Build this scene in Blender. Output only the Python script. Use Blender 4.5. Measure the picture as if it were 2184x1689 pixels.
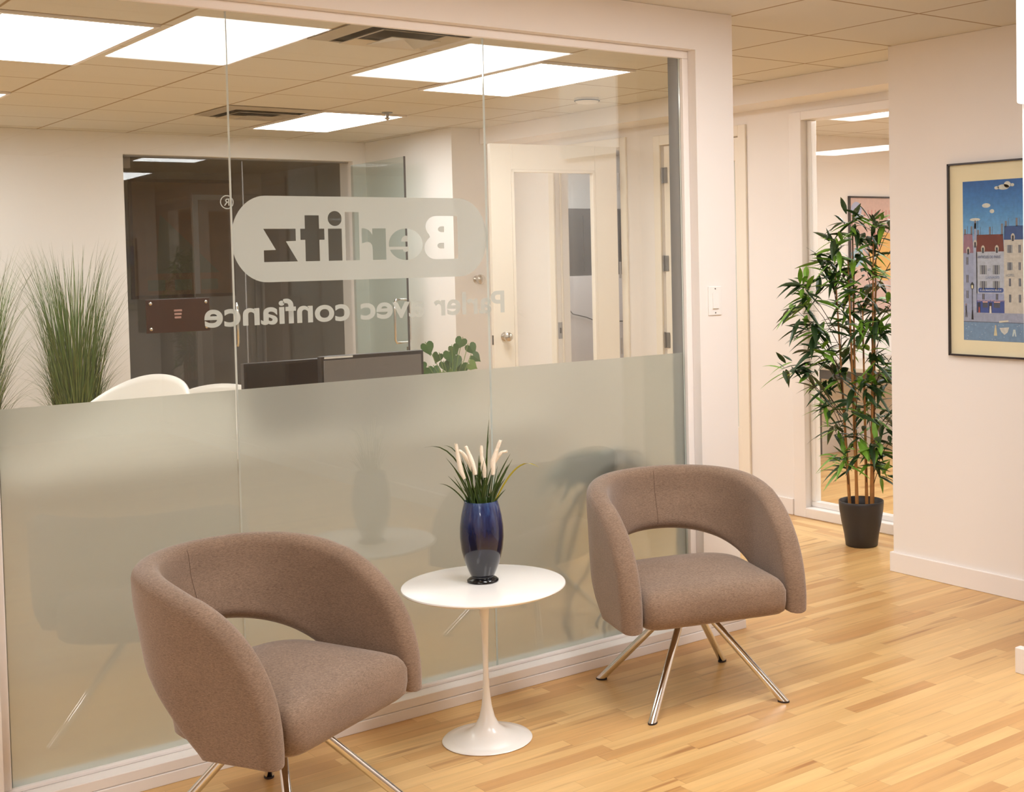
import bpy, bmesh, math, random
from mathutils import Vector, Matrix
random.seed(7)
SC = bpy.context.scene
for o in list(bpy.data.objects):
    bpy.data.objects.remove(o, do_unlink=True)
COL = SC.collection
PI = math.pi

# ------------------------------------------------------------------ camera, world, exposure
RT = Vector((0.781213624894348, -0.6239522904733159, -0.019718303490303044))
UP = Vector((0.0408470846518353, 0.01957238207754048, 0.9989736921136895))
FW = Vector((0.6229259891470885, 0.7812172944020848, -0.04077684357828263))
cd = bpy.data.cameras.new('camera')
cam = bpy.data.objects.new('camera', cd)
COL.objects.link(cam)
M3 = Matrix((RT, UP, -FW)).transposed()
cam.matrix_world = Matrix.Translation((0.0, -3.82455561, 1.54416943)) @ M3.to_4x4()
cd.sensor_fit = 'HORIZONTAL'; cd.sensor_width = 36.0
cd.lens = 2740.2658 / 2184 * 36.0
cd.shift_x = -256.736 / 2184
cd.shift_y = -190.629 / 2184
cd.clip_start = 0.05; cd.clip_end = 60
SC.camera = cam
W = bpy.data.worlds.new('world'); SC.world = W; W.use_nodes = True
W.node_tree.nodes['Background'].inputs[0].default_value = (1.0, 0.93, 0.84, 1)
W.node_tree.nodes['Background'].inputs[1].default_value = 0.3
SC.view_settings.view_transform = 'Standard'
SC.view_settings.look = 'None'
SC.view_settings.gamma = 1.0
SC.view_settings.use_curve_mapping = False
SC.view_settings.exposure = 0.80
SC.cycles.use_denoising = True
SC.cycles.max_bounces = 14
SC.cycles.diffuse_bounces = 6
SC.cycles.glossy_bounces = 5
SC.cycles.transmission_bounces = 8
SC.cycles.transparent_max_bounces = 16
SC.cycles.sample_clamp_indirect = 6.0
SC.cycles.caustics_refractive = True
PANEL_STRENGTH = 9.0
PANEL_COLOR = (1.0, 0.985, 0.99)

# ------------------------------------------------------------------ material helpers
def srgb(r, g, b):
    f = lambda c: (c/255/12.92) if c/255 <= 0.04045 else ((c/255+0.055)/1.055)**2.4
    return (f(r), f(g), f(b), 1.0)

def newmat(name):
    m = bpy.data.materials.new(name); m.use_nodes = True
    nt = m.node_tree; nt.nodes.clear()
    out = nt.nodes.new('ShaderNodeOutputMaterial')
    return m, nt, out

def N(nt, t, **kw):
    n = nt.nodes.new(t)
    for k, v in kw.items():
        if k.startswith('_'):
            setattr(n, k[1:], v)
        else:
            n.inputs[k.replace('__', ' ')].default_value = v
    return n

def pmat(name, col, rough=0.5, metal=0.0, spec=0.5, coat=0.0, noise=0.0, nscale=40.0, bump=0.0, bscale=200.0, stretch=(1, 1, 1), emis=None, estr=0.0):
    """Principled material with object-space procedural colour variation and bump."""
    m, nt, out = newmat(name)
    b = N(nt, 'ShaderNodeBsdfPrincipled')
    b.inputs['Base Color'].default_value = col
    b.inputs['Roughness'].default_value = rough
    b.inputs['Metallic'].default_value = metal
    b.inputs['Specular IOR Level'].default_value = spec
    b.inputs['Coat Weight'].default_value = coat
    b.inputs['Coat Roughness'].default_value = 0.05
    if emis:
        b.inputs['Emission Color'].default_value = emis
        b.inputs['Emission Strength'].default_value = estr
    tc = N(nt, 'ShaderNodeTexCoord'); mp = N(nt, 'ShaderNodeMapping')
    mp.inputs['Scale'].default_value = stretch
    nt.links.new(tc.outputs['Object'], mp.inputs['Vector'])
    if noise > 0:
        nz = N(nt, 'ShaderNodeTexNoise', Scale=nscale, Detail=4.0)
        nt.links.new(mp.outputs[0], nz.inputs['Vector'])
        mx = N(nt, 'ShaderNodeMix', _data_type='RGBA')
        mr = N(nt, 'ShaderNodeMapRange')
        mr.inputs['From Min'].default_value = 0.3; mr.inputs['From Max'].default_value = 0.7
        nt.links.new(nz.outputs['Fac'], mr.inputs['Value'])
        nt.links.new(mr.outputs[0], mx.inputs['Factor'])
        mx.inputs['A'].default_value = tuple(c*(1-noise) for c in col[:3])+(1,)
        mx.inputs['B'].default_value = tuple(min(1, c*(1+noise)) for c in col[:3])+(1,)
        nt.links.new(mx.outputs['Result'], b.inputs['Base Color'])
    if bump > 0:
        n2 = N(nt, 'ShaderNodeTexNoise', Scale=bscale, Detail=3.0)
        nt.links.new(mp.outputs[0], n2.inputs['Vector'])
        bp = N(nt, 'ShaderNodeBump', Strength=bump, Distance=0.002)
        nt.links.new(n2.outputs['Fac'], bp.inputs['Height'])
        nt.links.new(bp.outputs[0], b.inputs['Normal'])
    nt.links.new(b.outputs[0], out.inputs['Surface'])
    return m

def emat(name, col, strength):
    m, nt, out = newmat(name)
    e = N(nt, 'ShaderNodeEmission', Color=(*col, 1), Strength=strength)
    nt.links.new(e.outputs[0], out.inputs['Surface'])
    return m

def schlick(nt, base=0.045):
    lw = N(nt, 'ShaderNodeLayerWeight', Blend=0.5)
    pw = N(nt, 'ShaderNodeMath', _operation='POWER'); pw.inputs[1].default_value = 5.0
    nt.links.new(lw.outputs['Facing'], pw.inputs[0])
    ma = N(nt, 'ShaderNodeMath', _operation='MULTIPLY_ADD')
    ma.inputs[1].default_value = 1-base; ma.inputs[2].default_value = base
    nt.links.new(pw.outputs[0], ma.inputs[0])
    return ma

def glassmat(name, tint=(0.985, 0.995, 0.985), base=0.045, rough=0.0, tintfac=1.0):
    m, nt, out = newmat(name)
    tr = N(nt, 'ShaderNodeBsdfTransparent', Color=(*tint, 1))
    gl = N(nt, 'ShaderNodeBsdfGlossy', Roughness=rough)
    gl.inputs['Color'].default_value = (1, 1, 1, 1)
    f = schlick(nt, base)
    mx = N(nt, 'ShaderNodeMixShader')
    nt.links.new(f.outputs[0], mx.inputs[0]); nt.links.new(tr.outputs[0], mx.inputs[1]); nt.links.new(gl.outputs[0], mx.inputs[2])
    nt.links.new(mx.outputs[0], out.inputs['Surface'])
    return m

def filmfront():
    m, nt, out = newmat('frosted film')
    rf = N(nt, 'ShaderNodeBsdfRefraction', Roughness=0.30, IOR=1.3)
    rf.inputs['Color'].default_value = (0.89, 0.905, 0.88, 1)
    df = N(nt, 'ShaderNodeBsdfDiffuse'); df.inputs['Color'].default_value = (0.62, 0.625, 0.59, 1)
    mx = N(nt, 'ShaderNodeMixShader'); mx.inputs[0].default_value = 0.20
    nt.links.new(rf.outputs[0], mx.inputs[1]); nt.links.new(df.outputs[0], mx.inputs[2])
    nt.links.new(mx.outputs[0], out.inputs['Surface'])
    return m

def filmback():
    m, nt, out = newmat('frosted film back')
    rf = N(nt, 'ShaderNodeBsdfRefraction', Roughness=0.34, IOR=1.3)
    rf.inputs['Color'].default_value = (0.89, 0.905, 0.88, 1)
    df = N(nt, 'ShaderNodeBsdfTranslucent'); df.inputs['Color'].default_value = (0.72, 0.735, 0.70, 1)
    mx = N(nt, 'ShaderNodeMixShader'); mx.inputs[0].default_value = 0.45
    nt.links.new(rf.outputs[0], mx.inputs[1]); nt.links.new(df.outputs[0], mx.inputs[2])
    nt.links.new(mx.outputs[0], out.inputs['Surface'])
    return m

def decalmat(name, dcol, tcol, see=0.12):
    m, nt, out = newmat(name)
    df = N(nt, 'ShaderNodeBsdfDiffuse'); df.inputs['Color'].default_value = (*dcol, 1)
    tl = N(nt, 'ShaderNodeBsdfTranslucent'); tl.inputs['Color'].default_value = (*tcol, 1)
    tp = N(nt, 'ShaderNodeBsdfTransparent')
    m1 = N(nt, 'ShaderNodeMixShader'); m1.inputs[0].default_value = 0.62
    m2 = N(nt, 'ShaderNodeMixShader'); m2.inputs[0].default_value = see
    nt.links.new(df.outputs[0], m1.inputs[1]); nt.links.new(tl.outputs[0], m1.inputs[2])
    nt.links.new(m1.outputs[0], m2.inputs[1]); nt.links.new(tp.outputs[0], m2.inputs[2])
    nt.links.new(m2.outputs[0], out.inputs['Surface'])
    return m

def floormat():
    m, nt, out = newmat('maple strip floor')
    L = nt.links.new
    def math_(op, a, b=None, c=None):
        n = N(nt, 'ShaderNodeMath', _operation=op)
        for i, v in enumerate((a, b, c)):
            if v is None: continue
            if isinstance(v, (int, float)): n.inputs[i].default_value = v
            else: L(v, n.inputs[i])
        return n.outputs[0]
    geo = N(nt, 'ShaderNodeNewGeometry'); sep = N(nt, 'ShaderNodeSeparateXYZ')
    L(geo.outputs['Position'], sep.inputs[0])
    X, Y = sep.outputs[0], sep.outputs[1]
    # the border boards along the corridor wall run the other way
    inb = math_('MULTIPLY', math_('GREATER_THAN', X, 5.02), math_('LESS_THAN', X, 5.42))
    def mixf(a, b):
        n = N(nt, 'ShaderNodeMix', _data_type='FLOAT'); L(inb, n.inputs['Factor'])
        L(a, n.inputs['A']); L(b, n.inputs['B']); return n.outputs['Result']
    U = mixf(X, Y); V = mixf(Y, X)
    row = math_('FLOOR', math_('DIVIDE', V, 0.057))
    wn = N(nt, 'ShaderNodeTexWhiteNoise', _noise_dimensions='1D'); L(row, wn.inputs['W'])
    rnd = wn.outputs['Value']
    ln = math_('MULTIPLY_ADD', rnd, 0.35, 0.42)
    up = math_('DIVIDE', math_('ADD', U, math_('MULTIPLY', rnd, 37.0)), ln)
    idx = math_('FLOOR', up)
    cmb = N(nt, 'ShaderNodeCombineXYZ'); L(row, cmb.inputs[0]); L(idx, cmb.inputs[1])
    w2 = N(nt, 'ShaderNodeTexWhiteNoise', _noise_dimensions='3D'); L(cmb.outputs[0], w2.inputs['Vector'])
    cr = N(nt, 'ShaderNodeValToRGB')
    e = cr.color_ramp.elements
    e[0].position = 0.0; e[0].color = srgb(196, 148, 92)
    e[1].position = 1.0; e[1].color = srgb(228, 190, 130)
    for p, c in ((0.10, srgb(206, 160, 101)), (0.35, srgb(214, 172, 112)), (0.7, srgb(221, 181, 120))):
        k = e.new(p); k.color = c
    L(w2.outputs['Value'], cr.inputs['Fac'])
    # grain
    gv = N(nt, 'ShaderNodeCombineXYZ')
    L(math_('MULTIPLY', U, 2.6), gv.inputs[0]); L(math_('MULTIPLY', V, 38.0), gv.inputs[1]); L(math_('MULTIPLY', w2.outputs['Value'], 40.0), gv.inputs[2])
    gn = N(nt, 'ShaderNodeTexNoise', Scale=1.0, Detail=5.0, Distortion=0.6); L(gv.outputs[0], gn.inputs['Vector'])
    gm = N(nt, 'ShaderNodeMapRange'); gm.inputs['From Min'].default_value = 0.3; gm.inputs['From Max'].default_value = 0.75
    gm.inputs['To Min'].default_value = 1.04; gm.inputs['To Max'].default_value = 0.86; L(gn.outputs['Fac'], gm.inputs['Value'])
    # mineral streaks
    sv = N(nt, 'ShaderNodeCombineXYZ')
    L(math_('MULTIPLY', U, 1.5), sv.inputs[0]); L(math_('MULTIPLY', V, 22.0), sv.inputs[1]); L(math_('MULTIPLY', w2.outputs['Value'], 17.0), sv.inputs[2])
    sn = N(nt, 'ShaderNodeTexNoise', Scale=1.0, Detail=2.0); L(sv.outputs[0], sn.inputs['Vector'])
    sm = N(nt, 'ShaderNodeMapRange'); sm.inputs['From Min'].default_value = 0.61; sm.inputs['From Max'].default_value = 0.74
    sm.inputs['To Min'].default_value = 0.0; sm.inputs['To Max'].default_value = 0.68; L(sn.outputs['Fac'], sm.inputs['Value'])
    m1 = N(nt, 'ShaderNodeMix', _data_type='RGBA', _blend_type='MULTIPLY'); m1.inputs['Factor'].default_value = 1.0
    L(cr.outputs[0], m1.inputs['A']); gc = N(nt, 'ShaderNodeCombineColor'); 
    for i in range(3): L(gm.outputs[0], gc.inputs[i])
    L(gc.outputs[0], m1.inputs['B'])
    m2 = N(nt, 'ShaderNodeMix', _data_type='RGBA'); L(sm.outputs[0], m2.inputs['Factor']); L(m1.outputs['Result'], m2.inputs['A'])
    m2.inputs['B'].default_value = srgb(150, 96, 52)
    # joints
    fv = math_('FRACT', math_('DIVIDE', V, 0.057)); fu = math_('FRACT', up)
    j1 = math_('LESS_THAN', fv, 0.022)
    j2 = math_('LESS_THAN', fu, 0.003)
    jj = math_('MAXIMUM', j1, j2)
    m3 = N(nt, 'ShaderNodeMix', _data_type='RGBA'); L(math_('MULTIPLY', jj, 0.35), m3.inputs['Factor']); L(m2.outputs['Result'], m3.inputs['A'])
    m3.inputs['B'].default_value = srgb(120, 76, 40)
    b = N(nt, 'ShaderNodeBsdfPrincipled'); L(m3.outputs['Result'], b.inputs['Base Color'])
    b.inputs['Roughness'].default_value = 0.30; b.inputs['Specular IOR Level'].default_value = 0.45
    L(b.outputs[0], out.inputs['Surface'])
    return m

def ceilmat():
    m, nt, out = newmat('ceiling tiles')
    L = nt.links.new
    geo = N(nt, 'ShaderNodeNewGeometry'); sep = N(nt, 'ShaderNodeSeparateXYZ'); L(geo.outputs['Position'], sep.inputs[0])
    def line(sock, off):
        a = N(nt, 'ShaderNodeMath', _operation='SUBTRACT'); L(sock, a.inputs[0]); a.inputs[1].default_value = off-50*0.61
        d = N(nt, 'ShaderNodeMath', _operation='DIVIDE'); L(a.outputs[0], d.inputs[0]); d.inputs[1].default_value = 0.61
        f = N(nt, 'ShaderNodeMath', _operation='FRACT'); L(d.outputs[0], f.inputs[0])
        p = N(nt, 'ShaderNodeMath', _operation='PINGPONG'); L(f.outputs[0], p.inputs[0]); p.inputs[1].default_value = 0.5
        return p.outputs[0]
    mn = N(nt, 'ShaderNodeMath', _operation='MINIMUM'); L(line(sep.outputs[0], 1.17), mn.inputs[0]); L(line(sep.outputs[1], 0.17), mn.inputs[1])
    mr = N(nt, 'ShaderNodeMapRange'); mr.inputs['From Min'].default_value = 0.006; mr.inputs['From Max'].default_value = 0.014
    L(mn.outputs[0], mr.inputs['Value'])
    nz = N(nt, 'ShaderNodeTexNoise', Scale=60.0, Detail=3.0)
    L(geo.outputs['Position'], nz.inputs['Vector'])
    mx = N(nt, 'ShaderNodeMix', _data_type='RGBA'); L(mr.outputs[0], mx.inputs['Factor'])
    mx.inputs['A'].default_value = srgb(168, 148, 120); mx.inputs['B'].default_value = (0.72, 0.69, 0.62, 1)  # darker grid lines stand in for thin shadows at the tile edges
    b = N(nt, 'ShaderNodeBsdfPrincipled', Roughness=0.9); b.inputs['Specular IOR Level'].default_value = 0.1
    L(mx.outputs['Result'], b.inputs['Base Color'])
    bp = N(nt, 'ShaderNodeBump', Strength=0.25, Distance=0.002); L(nz.outputs['Fac'], bp.inputs['Height']); L(bp.outputs[0], b.inputs['Normal'])
    L(b.outputs[0], out.inputs['Surface'])
    return m

def fabricmat():
    m, nt, out = newmat('taupe wool felt')
    L = nt.links.new
    tc = N(nt, 'ShaderNodeTexCoord')
    mp = N(nt, 'ShaderNodeMapping'); mp.inputs['Scale'].default_value = (90, 90, 420); mp.inputs['Rotation'].default_value = (0.5, 0.25, 0)
    L(tc.outputs['Object'], mp.inputs['Vector'])
    n1 = N(nt, 'ShaderNodeTexNoise', Scale=1.6, Detail=6.0, Distortion=0.8); L(mp.outputs[0], n1.inputs['Vector'])
    n2 = N(nt, 'ShaderNodeTexNoise', Scale=7.0, Detail=3.0); L(tc.outputs['Object'], n2.inputs['Vector'])
    cr = N(nt, 'ShaderNodeValToRGB'); e = cr.color_ramp.elements
    e[0].position = 0.28; e[0].color = srgb(110, 89, 73); e[1].position = 0.75; e[1].color = srgb(158, 134, 114)
    L(n1.outputs['Fac'], cr.inputs['Fac'])
    mx = N(nt, 'ShaderNodeMix', _data_type='RGBA', _blend_type='MULTIPLY'); mx.inputs['Factor'].default_value = 0.35
    cr2 = N(nt, 'ShaderNodeValToRGB'); e = cr2.color_ramp.elements; e[0].position = 0.35; e[0].color = (0.7, 0.68, 0.66, 1); e[1].position = 0.65; e[1].color = (1, 1, 1, 1)
    L(n2.outputs['Fac'], cr2.inputs['Fac']); L(cr.outputs[0], mx.inputs['A']); L(cr2.outputs[0], mx.inputs['B'])
    b = N(nt, 'ShaderNodeBsdfPrincipled', Roughness=0.95); b.inputs['Specular IOR Level'].default_value = 0.15
    b.inputs['Sheen Weight'].default_value = 0.35; b.inputs['Sheen Roughness'].default_value = 0.5
    L(mx.outputs['Result'], b.inputs['Base Color'])
    bp = N(nt, 'ShaderNodeBump', Strength=0.35, Distance=0.0015); L(n1.outputs['Fac'], bp.inputs['Height']); L(bp.outputs[0], b.inputs['Normal'])
    L(b.outputs[0], out.inputs['Surface'])
    return m

def vasemat():
    m, nt, out = newmat('blue drip glaze')
    L = nt.links.new
    tc = N(nt, 'ShaderNodeTexCoord'); sep = N(nt, 'ShaderNodeSeparateXYZ'); L(tc.outputs['Object'], sep.inputs[0])
    mp = N(nt, 'ShaderNodeMapping'); mp.inputs['Scale'].default_value = (75, 75, 5); L(tc.outputs['Object'], mp.inputs['Vector'])
    nz = N(nt, 'ShaderNodeTexNoise', Scale=1.0, Detail=3.0, Distortion=0.3); L(mp.outputs[0], nz.inputs['Vector'])
    # height 0..0.26 plus drip offset
    ma = N(nt, 'ShaderNodeMath', _operation='MULTIPLY_ADD'); ma.inputs[1].default_value = 0.62; L(nz.outputs['Fac'], ma.inputs[0]); 
    dv = N(nt, 'ShaderNodeMath', _operation='MULTIPLY_ADD'); dv.inputs[1].default_value = 3.2; dv.inputs[2].default_value = -0.26; L(sep.outputs[2], dv.inputs[0])
    L(dv.outputs[0], ma.inputs[2])
    cr = N(nt, 'ShaderNodeValToRGB'); e = cr.color_ramp.elements
    e[0].position = 0.10; e[0].color = srgb(14, 16, 26); e[1].position = 1.0; e[1].color = srgb(96, 124, 166)
    for p, c in ((0.34, srgb(16, 19, 34)), (0.54, srgb(15, 22, 56)), (0.74, srgb(22, 38, 86)), (0.89, srgb(44, 70, 118))):
        k = e.new(p); k.color = c
    L(ma.outputs[0], cr.inputs['Fac'])
    b = N(nt, 'ShaderNodeBsdfPrincipled', Roughness=0.12); b.inputs['Coat Weight'].default_value = 0.6; b.inputs['Coat Roughness'].default_value = 0.03
    L(cr.outputs[0], b.inputs['Base Color']); L(b.outputs[0], out.inputs['Surface'])
    return m

M = dict(
    wall=pmat('wall paint', (0.86, 0.825, 0.795, 1), 0.75, spec=0.2, bump=0.05, bscale=300),
    wallw=pmat('white wall paint', (0.84, 0.82, 0.80, 1), 0.75, spec=0.2, bump=0.05, bscale=300),
    trim=pmat('satin trim paint', (0.87, 0.83, 0.80, 1), 0.35, spec=0.4),
    door=pmat('cream door paint', (0.86, 0.80, 0.70, 1), 0.35, spec=0.4),
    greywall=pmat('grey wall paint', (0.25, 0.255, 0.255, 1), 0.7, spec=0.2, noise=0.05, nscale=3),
    greytrim=pmat('grey trim and shaded jamb', (0.30, 0.30, 0.31, 1), 0.4),  # on the partition jambs this grey stands for shade on white
    white=pmat('white lacquer', (0.90, 0.885, 0.86, 1), 0.22, spec=0.5, coat=0.3),
    chrome=pmat('polished chrome', (0.78, 0.77, 0.76, 1), 0.08, metal=1.0),
    nickel=pmat('satin nickel', (0.62, 0.58, 0.52, 1), 0.25, metal=1.0),
    steel=pmat('hinge steel', (0.40, 0.40, 0.41, 1), 0.35, metal=1.0),
    black=pmat('black plastic', (0.012, 0.012, 0.013, 1), 0.35),
    blackg=pmat('black glossy', (0.006, 0.006, 0.008, 1), 0.08),
    dgrey=pmat('dark grey plastic', (0.06, 0.06, 0.062, 1), 0.5),
    mgrey=pmat('grey fabric panel', (0.20, 0.185, 0.18, 1), 0.8, noise=0.06, nscale=90),
    rubber=pmat('black rubber', (0.03, 0.02, 0.02, 1), 0.6),
    pot=pmat('charcoal pot', (0.028, 0.025, 0.026, 1), 0.42, bump=0.03),
    soil=pmat('dark soil', (0.02, 0.014, 0.010, 1), 0.95, noise=0.5, nscale=90, bump=0.8, bscale=60),
    cane=pmat('bamboo cane', srgb(176, 122, 66), 0.45, noise=0.12, nscale=14, stretch=(1, 1, 3)),
    twig=pmat('bamboo twig', srgb(70, 52, 32), 0.7),
    leafd=pmat('dark bamboo leaf', srgb(42, 70, 34), 0.42, noise=0.15, nscale=30),
    leafl=pmat('light bamboo leaf', srgb(116, 164, 54), 0.42, noise=0.15, nscale=30),
    grass=pmat('grass blade', srgb(84, 112, 54), 0.5, noise=0.25, nscale=20),
    grassp=pmat('pale grass blade', srgb(122, 140, 84), 0.5, noise=0.2, nscale=20),
    blade=pmat('vase blade', srgb(52, 74, 24), 0.4, noise=0.2, nscale=30),
    bladey=pmat('yellow green blade', srgb(160, 150, 30), 0.4),
    plume=pmat('cream plume', srgb(250, 240, 222), 0.95, noise=0.03, nscale=300, bump=1.0, bscale=500),
    heart=pmat('philodendron leaf', srgb(66, 112, 46), 0.35, noise=0.22, nscale=18),
    heartl=pmat('pale philodendron leaf', srgb(120, 150, 74), 0.35, noise=0.15, nscale=18),
    iron=pmat('wrought iron', (0.02, 0.025, 0.035, 1), 0.5),
    shell=pmat('moulded white shell', (0.88, 0.86, 0.80, 1), 0.3),
    desk=pmat('pale desk laminate', (0.62, 0.56, 0.48, 1), 0.4, noise=0.04, nscale=6),
    walnut=pmat('dark red brown board', srgb(56, 32, 26), 0.3, noise=0.1, nscale=12),
    map1=pmat('ochre print', srgb(112, 84, 60), 0.5, noise=0.15, nscale=7),
    map2=pmat('green print', srgb(88, 96, 78), 0.5, noise=0.15, nscale=7),
    frame=pmat('dark frame', (0.03, 0.022, 0.022, 1), 0.3),
    mat=pmat('cream mat board', srgb(236, 226, 194), 0.8, noise=0.01, nscale=20),
    cabinet=pmat('charcoal cabinet', (0.014, 0.013, 0.013, 1), 0.45),
    lgrey=pmat('light grey paint', (0.50, 0.48, 0.49, 1), 0.6),
    vent=pmat('vent metal', (0.62, 0.57, 0.50, 1), 0.35, metal=0.3),
    ventd=pmat('vent throat', (0.05, 0.045, 0.04, 1), 0.7),
    floor=floormat(), ceil=ceilmat(), fabric=fabricmat(), vase=vasemat(),
    seam=pmat('seam thread', srgb(98, 77, 62), 0.9),
    glass=glassmat('clear glass', tint=(0.925, 0.94, 0.925), base=0.055), glass2=glassmat('clear glass plain', base=0.06), tealglass=glassmat('teal tinted glass', tint=(0.72, 0.80, 0.78), base=0.07),
    edge=pmat('glass edge', (0.74, 0.80, 0.78, 1), 0.12, spec=0.8),
    film=filmfront(), filmb=filmback(),
    decal=decalmat('frosted vinyl', (0.55, 0.575, 0.56), (0.72, 0.755, 0.74), 0.10),
    panel=emat('fluorescent diffuser', PANEL_COLOR, PANEL_STRENGTH),
)

# ------------------------------------------------------------------ mesh helpers
class MB:
    """collects faces (with a material slot) and links them as one mesh object"""
    def __init__(s): s.v = []; s.f = []; s.m = []
    def add(s, vs, fs, mi=0):
        o = len(s.v); s.v += [tuple(p) for p in vs]
        s.f += [tuple(o+i for i in f) for f in fs]; s.m += [mi]*len(fs)
    def box(s, x0, x1, y0, y1, z0, z1, mi=0):
        s.add([(x0, y0, z0), (x1, y0, z0), (x1, y1, z0), (x0, y1, z0), (x0, y0, z1), (x1, y0, z1), (x1, y1, z1), (x0, y1, z1)],
              [(0, 3, 2, 1), (4, 5, 6, 7), (0, 1, 5, 4), (1, 2, 6, 5), (2, 3, 7, 6), (3, 0, 4, 7)], mi)
    def lathe(s, prof, seg=48, c=(0, 0, 0), mi=0, cap0=True, cap1=True):
        vs = []; fs = []; n = len(prof)
        for r, z in prof:
            for k in range(seg):
                a = 2*PI*k/seg; vs.append((c[0]+r*math.cos(a), c[1]+r*math.sin(a), c[2]+z))
        for i in range(n-1):
            for k in range(seg):
                k2 = (k+1) % seg
                fs.append((i*seg+k, i*seg+k2, (i+1)*seg+k2, (i+1)*seg+k))
        if cap0: fs.append(tuple(range(seg-1, -1, -1)))
        if cap1: fs.append(tuple((n-1)*seg+k for k in range(seg)))
        s.add(vs, fs, mi)
    def tube(s, pts, rad, seg=10, mi=0, caps=True):
        pts = [Vector(p) for p in pts]; n = len(pts)
        rad = rad if hasattr(rad, '__len__') else [rad]*n
        vs = []; fs = []
        t0 = (pts[1]-pts[0]).normalized()
        ref = Vector((0, 0, 1)) if abs(t0.z) < 0.9 else Vector((1, 0, 0))
        nx = t0.cross(ref).normalized()
        for i, p in enumerate(pts):
            t = (pts[min(i+1, n-1)]-pts[max(i-1, 0)]).normalized()
            nx = (nx-t*nx.dot(t)).normalized(); ny = t.cross(nx)
            for k in range(seg):
                a = 2*PI*k/seg; vs.append(p+(nx*math.cos(a)+ny*math.sin(a))*rad[i])
        for i in range(n-1):
            for k in range(seg):
                k2 = (k+1) % seg; fs.append((i*seg+k, i*seg+k2, (i+1)*seg+k2, (i+1)*seg+k))
        if caps: fs.append(tuple(range(seg-1, -1, -1))); fs.append(tuple((n-1)*seg+k for k in range(seg)))
        s.add(vs, fs, mi)
    def ribbon(s, pts, widths, side, mi=0, fold=0.0):
        """thin curved leaf: centre line pts, half widths, side direction, slightly folded along the midrib"""
        vs = []; fs = []; pts = [Vector(p) for p in pts]; side = Vector(side)
        for i, p in enumerate(pts):
            t = (pts[min(i+1, len(pts)-1)]-pts[max(i-1, 0)]).normalized()
            sd = (side-t*side.dot(t)).normalized(); nrm = t.cross(sd)
            w = widths[i]
            vs += [p-sd*w+nrm*(fold*w), p, p+sd*w+nrm*(fold*w)]
        for i in range(len(pts)-1):
            a = i*3
            fs += [(a, a+1, a+4, a+3), (a+1, a+2, a+5, a+4)]
        s.add(vs, fs, mi)
    def build(s, name, mats, parent=None, smooth=False, bevel=0, loc=None, seg=2, angle=35):
        me = bpy.data.meshes.new(name); me.from_pydata(s.v, [], s.f)
        if not isinstance(mats, (list, tuple)): mats = [mats]
        for m in mats: me.materials.append(m)
        for p, mi in zip(me.polygons, s.m): p.material_index = mi
        bm = bmesh.new(); bm.from_mesh(me)
        if smooth: bmesh.ops.remove_doubles(bm, verts=bm.verts, dist=1e-6)
        bm.to_mesh(me); bm.free()
        if smooth:
            for p in me.polygons: p.use_smooth = True
            try: me.set_sharp_from_angle(angle=math.radians(angle))
            except Exception: pass
        me.update()
        o = bpy.data.objects.new(name, me); COL.objects.link(o)
        if loc is not None: o.location = loc
        if parent is not None: o.parent = parent
        if bevel:
            b = o.modifiers.new('bevel', 'BEVEL'); b.width = bevel; b.segments = seg; b.limit_method = 'ANGLE'; b.angle_limit = math.radians(40)
            b.harden_normals = False
        return o

def thing(name, label, cat, loc=(0, 0, 0), rz=0.0, group=None):
    o = bpy.data.objects.new(name, None); COL.objects.link(o)
    o.empty_display_size = 0.1
    o.location = loc; o.rotation_euler = (0, 0, rz); tag(o, label, cat, group); return o
def tag(o, label, cat, group=None):
    o['label'] = label; o['category'] = cat
    if group: o['group'] = group
    return o
def struct(o, label=None):
    o['kind'] = 'structure'
    if label: o['label'] = label
    return o
def boxo(name, mat, dims, parent=None, bevel=0):
    m = MB(); m.box(*dims); return m.build(name, mat, parent, bevel=bevel)
def dup(root, loc, rz, label, group=None):
    r = root.copy(); COL.objects.link(r); r.location = loc; r.rotation_euler = (0, 0, rz); r['label'] = label
    if group: r['group'] = group
    for ch in list(root.children):
        c = ch.copy(); COL.objects.link(c); c.parent = r
        for g in ch.children:
            d = g.copy(); COL.objects.link(d); d.parent = c
    return r

H = 2.5
XR, YR = 4.773, 0.187        # end of the poster wall
XF = 5.387                   # corridor wall
YB = 5.8                     # back of the reception

# ------------------------------------------------------------------ large structure
struct(boxo('floor', M['floor'], (-4, 12, -8, 10, -0.05, 0)))
m = MB()
m.box(-4, 5.5, -8, 9.5, H, H+0.05)
struct(m.build('ceiling', M['ceil']))
# room beyond the corridor window has a slightly lower ceiling
struct(boxo('ceiling_office', M['ceil'], (5.5, 10.5, -6, 2.87, 2.41, 2.46)), 'ceiling of the room beyond the corridor window')
struct(boxo('ceiling_copy_room', M['wallw'], (5.5, 10.5, 2.97, 9.5, H, H+0.05)))

# glazed wall: header, right pier, left pier, curb (opening x 0.80..3.39, z 0.065..2.345)
WXL, WXR, WZ0, WZ1 = 0.80, 3.392, 0.066, 2.345
m = MB()
m.box(-4, 3.591, 0, 0.14, WZ1, H-0.001)
m.box(WXR, 3.591, 0, 0.14, 0, WZ1)
m.box(-4, WXL, 0, 0.14, 0, WZ1)
m.box(WXL, WXR, 0, 0.14, 0, WZ0)
struct(m.build('wall_front', M['wall']))
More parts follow.
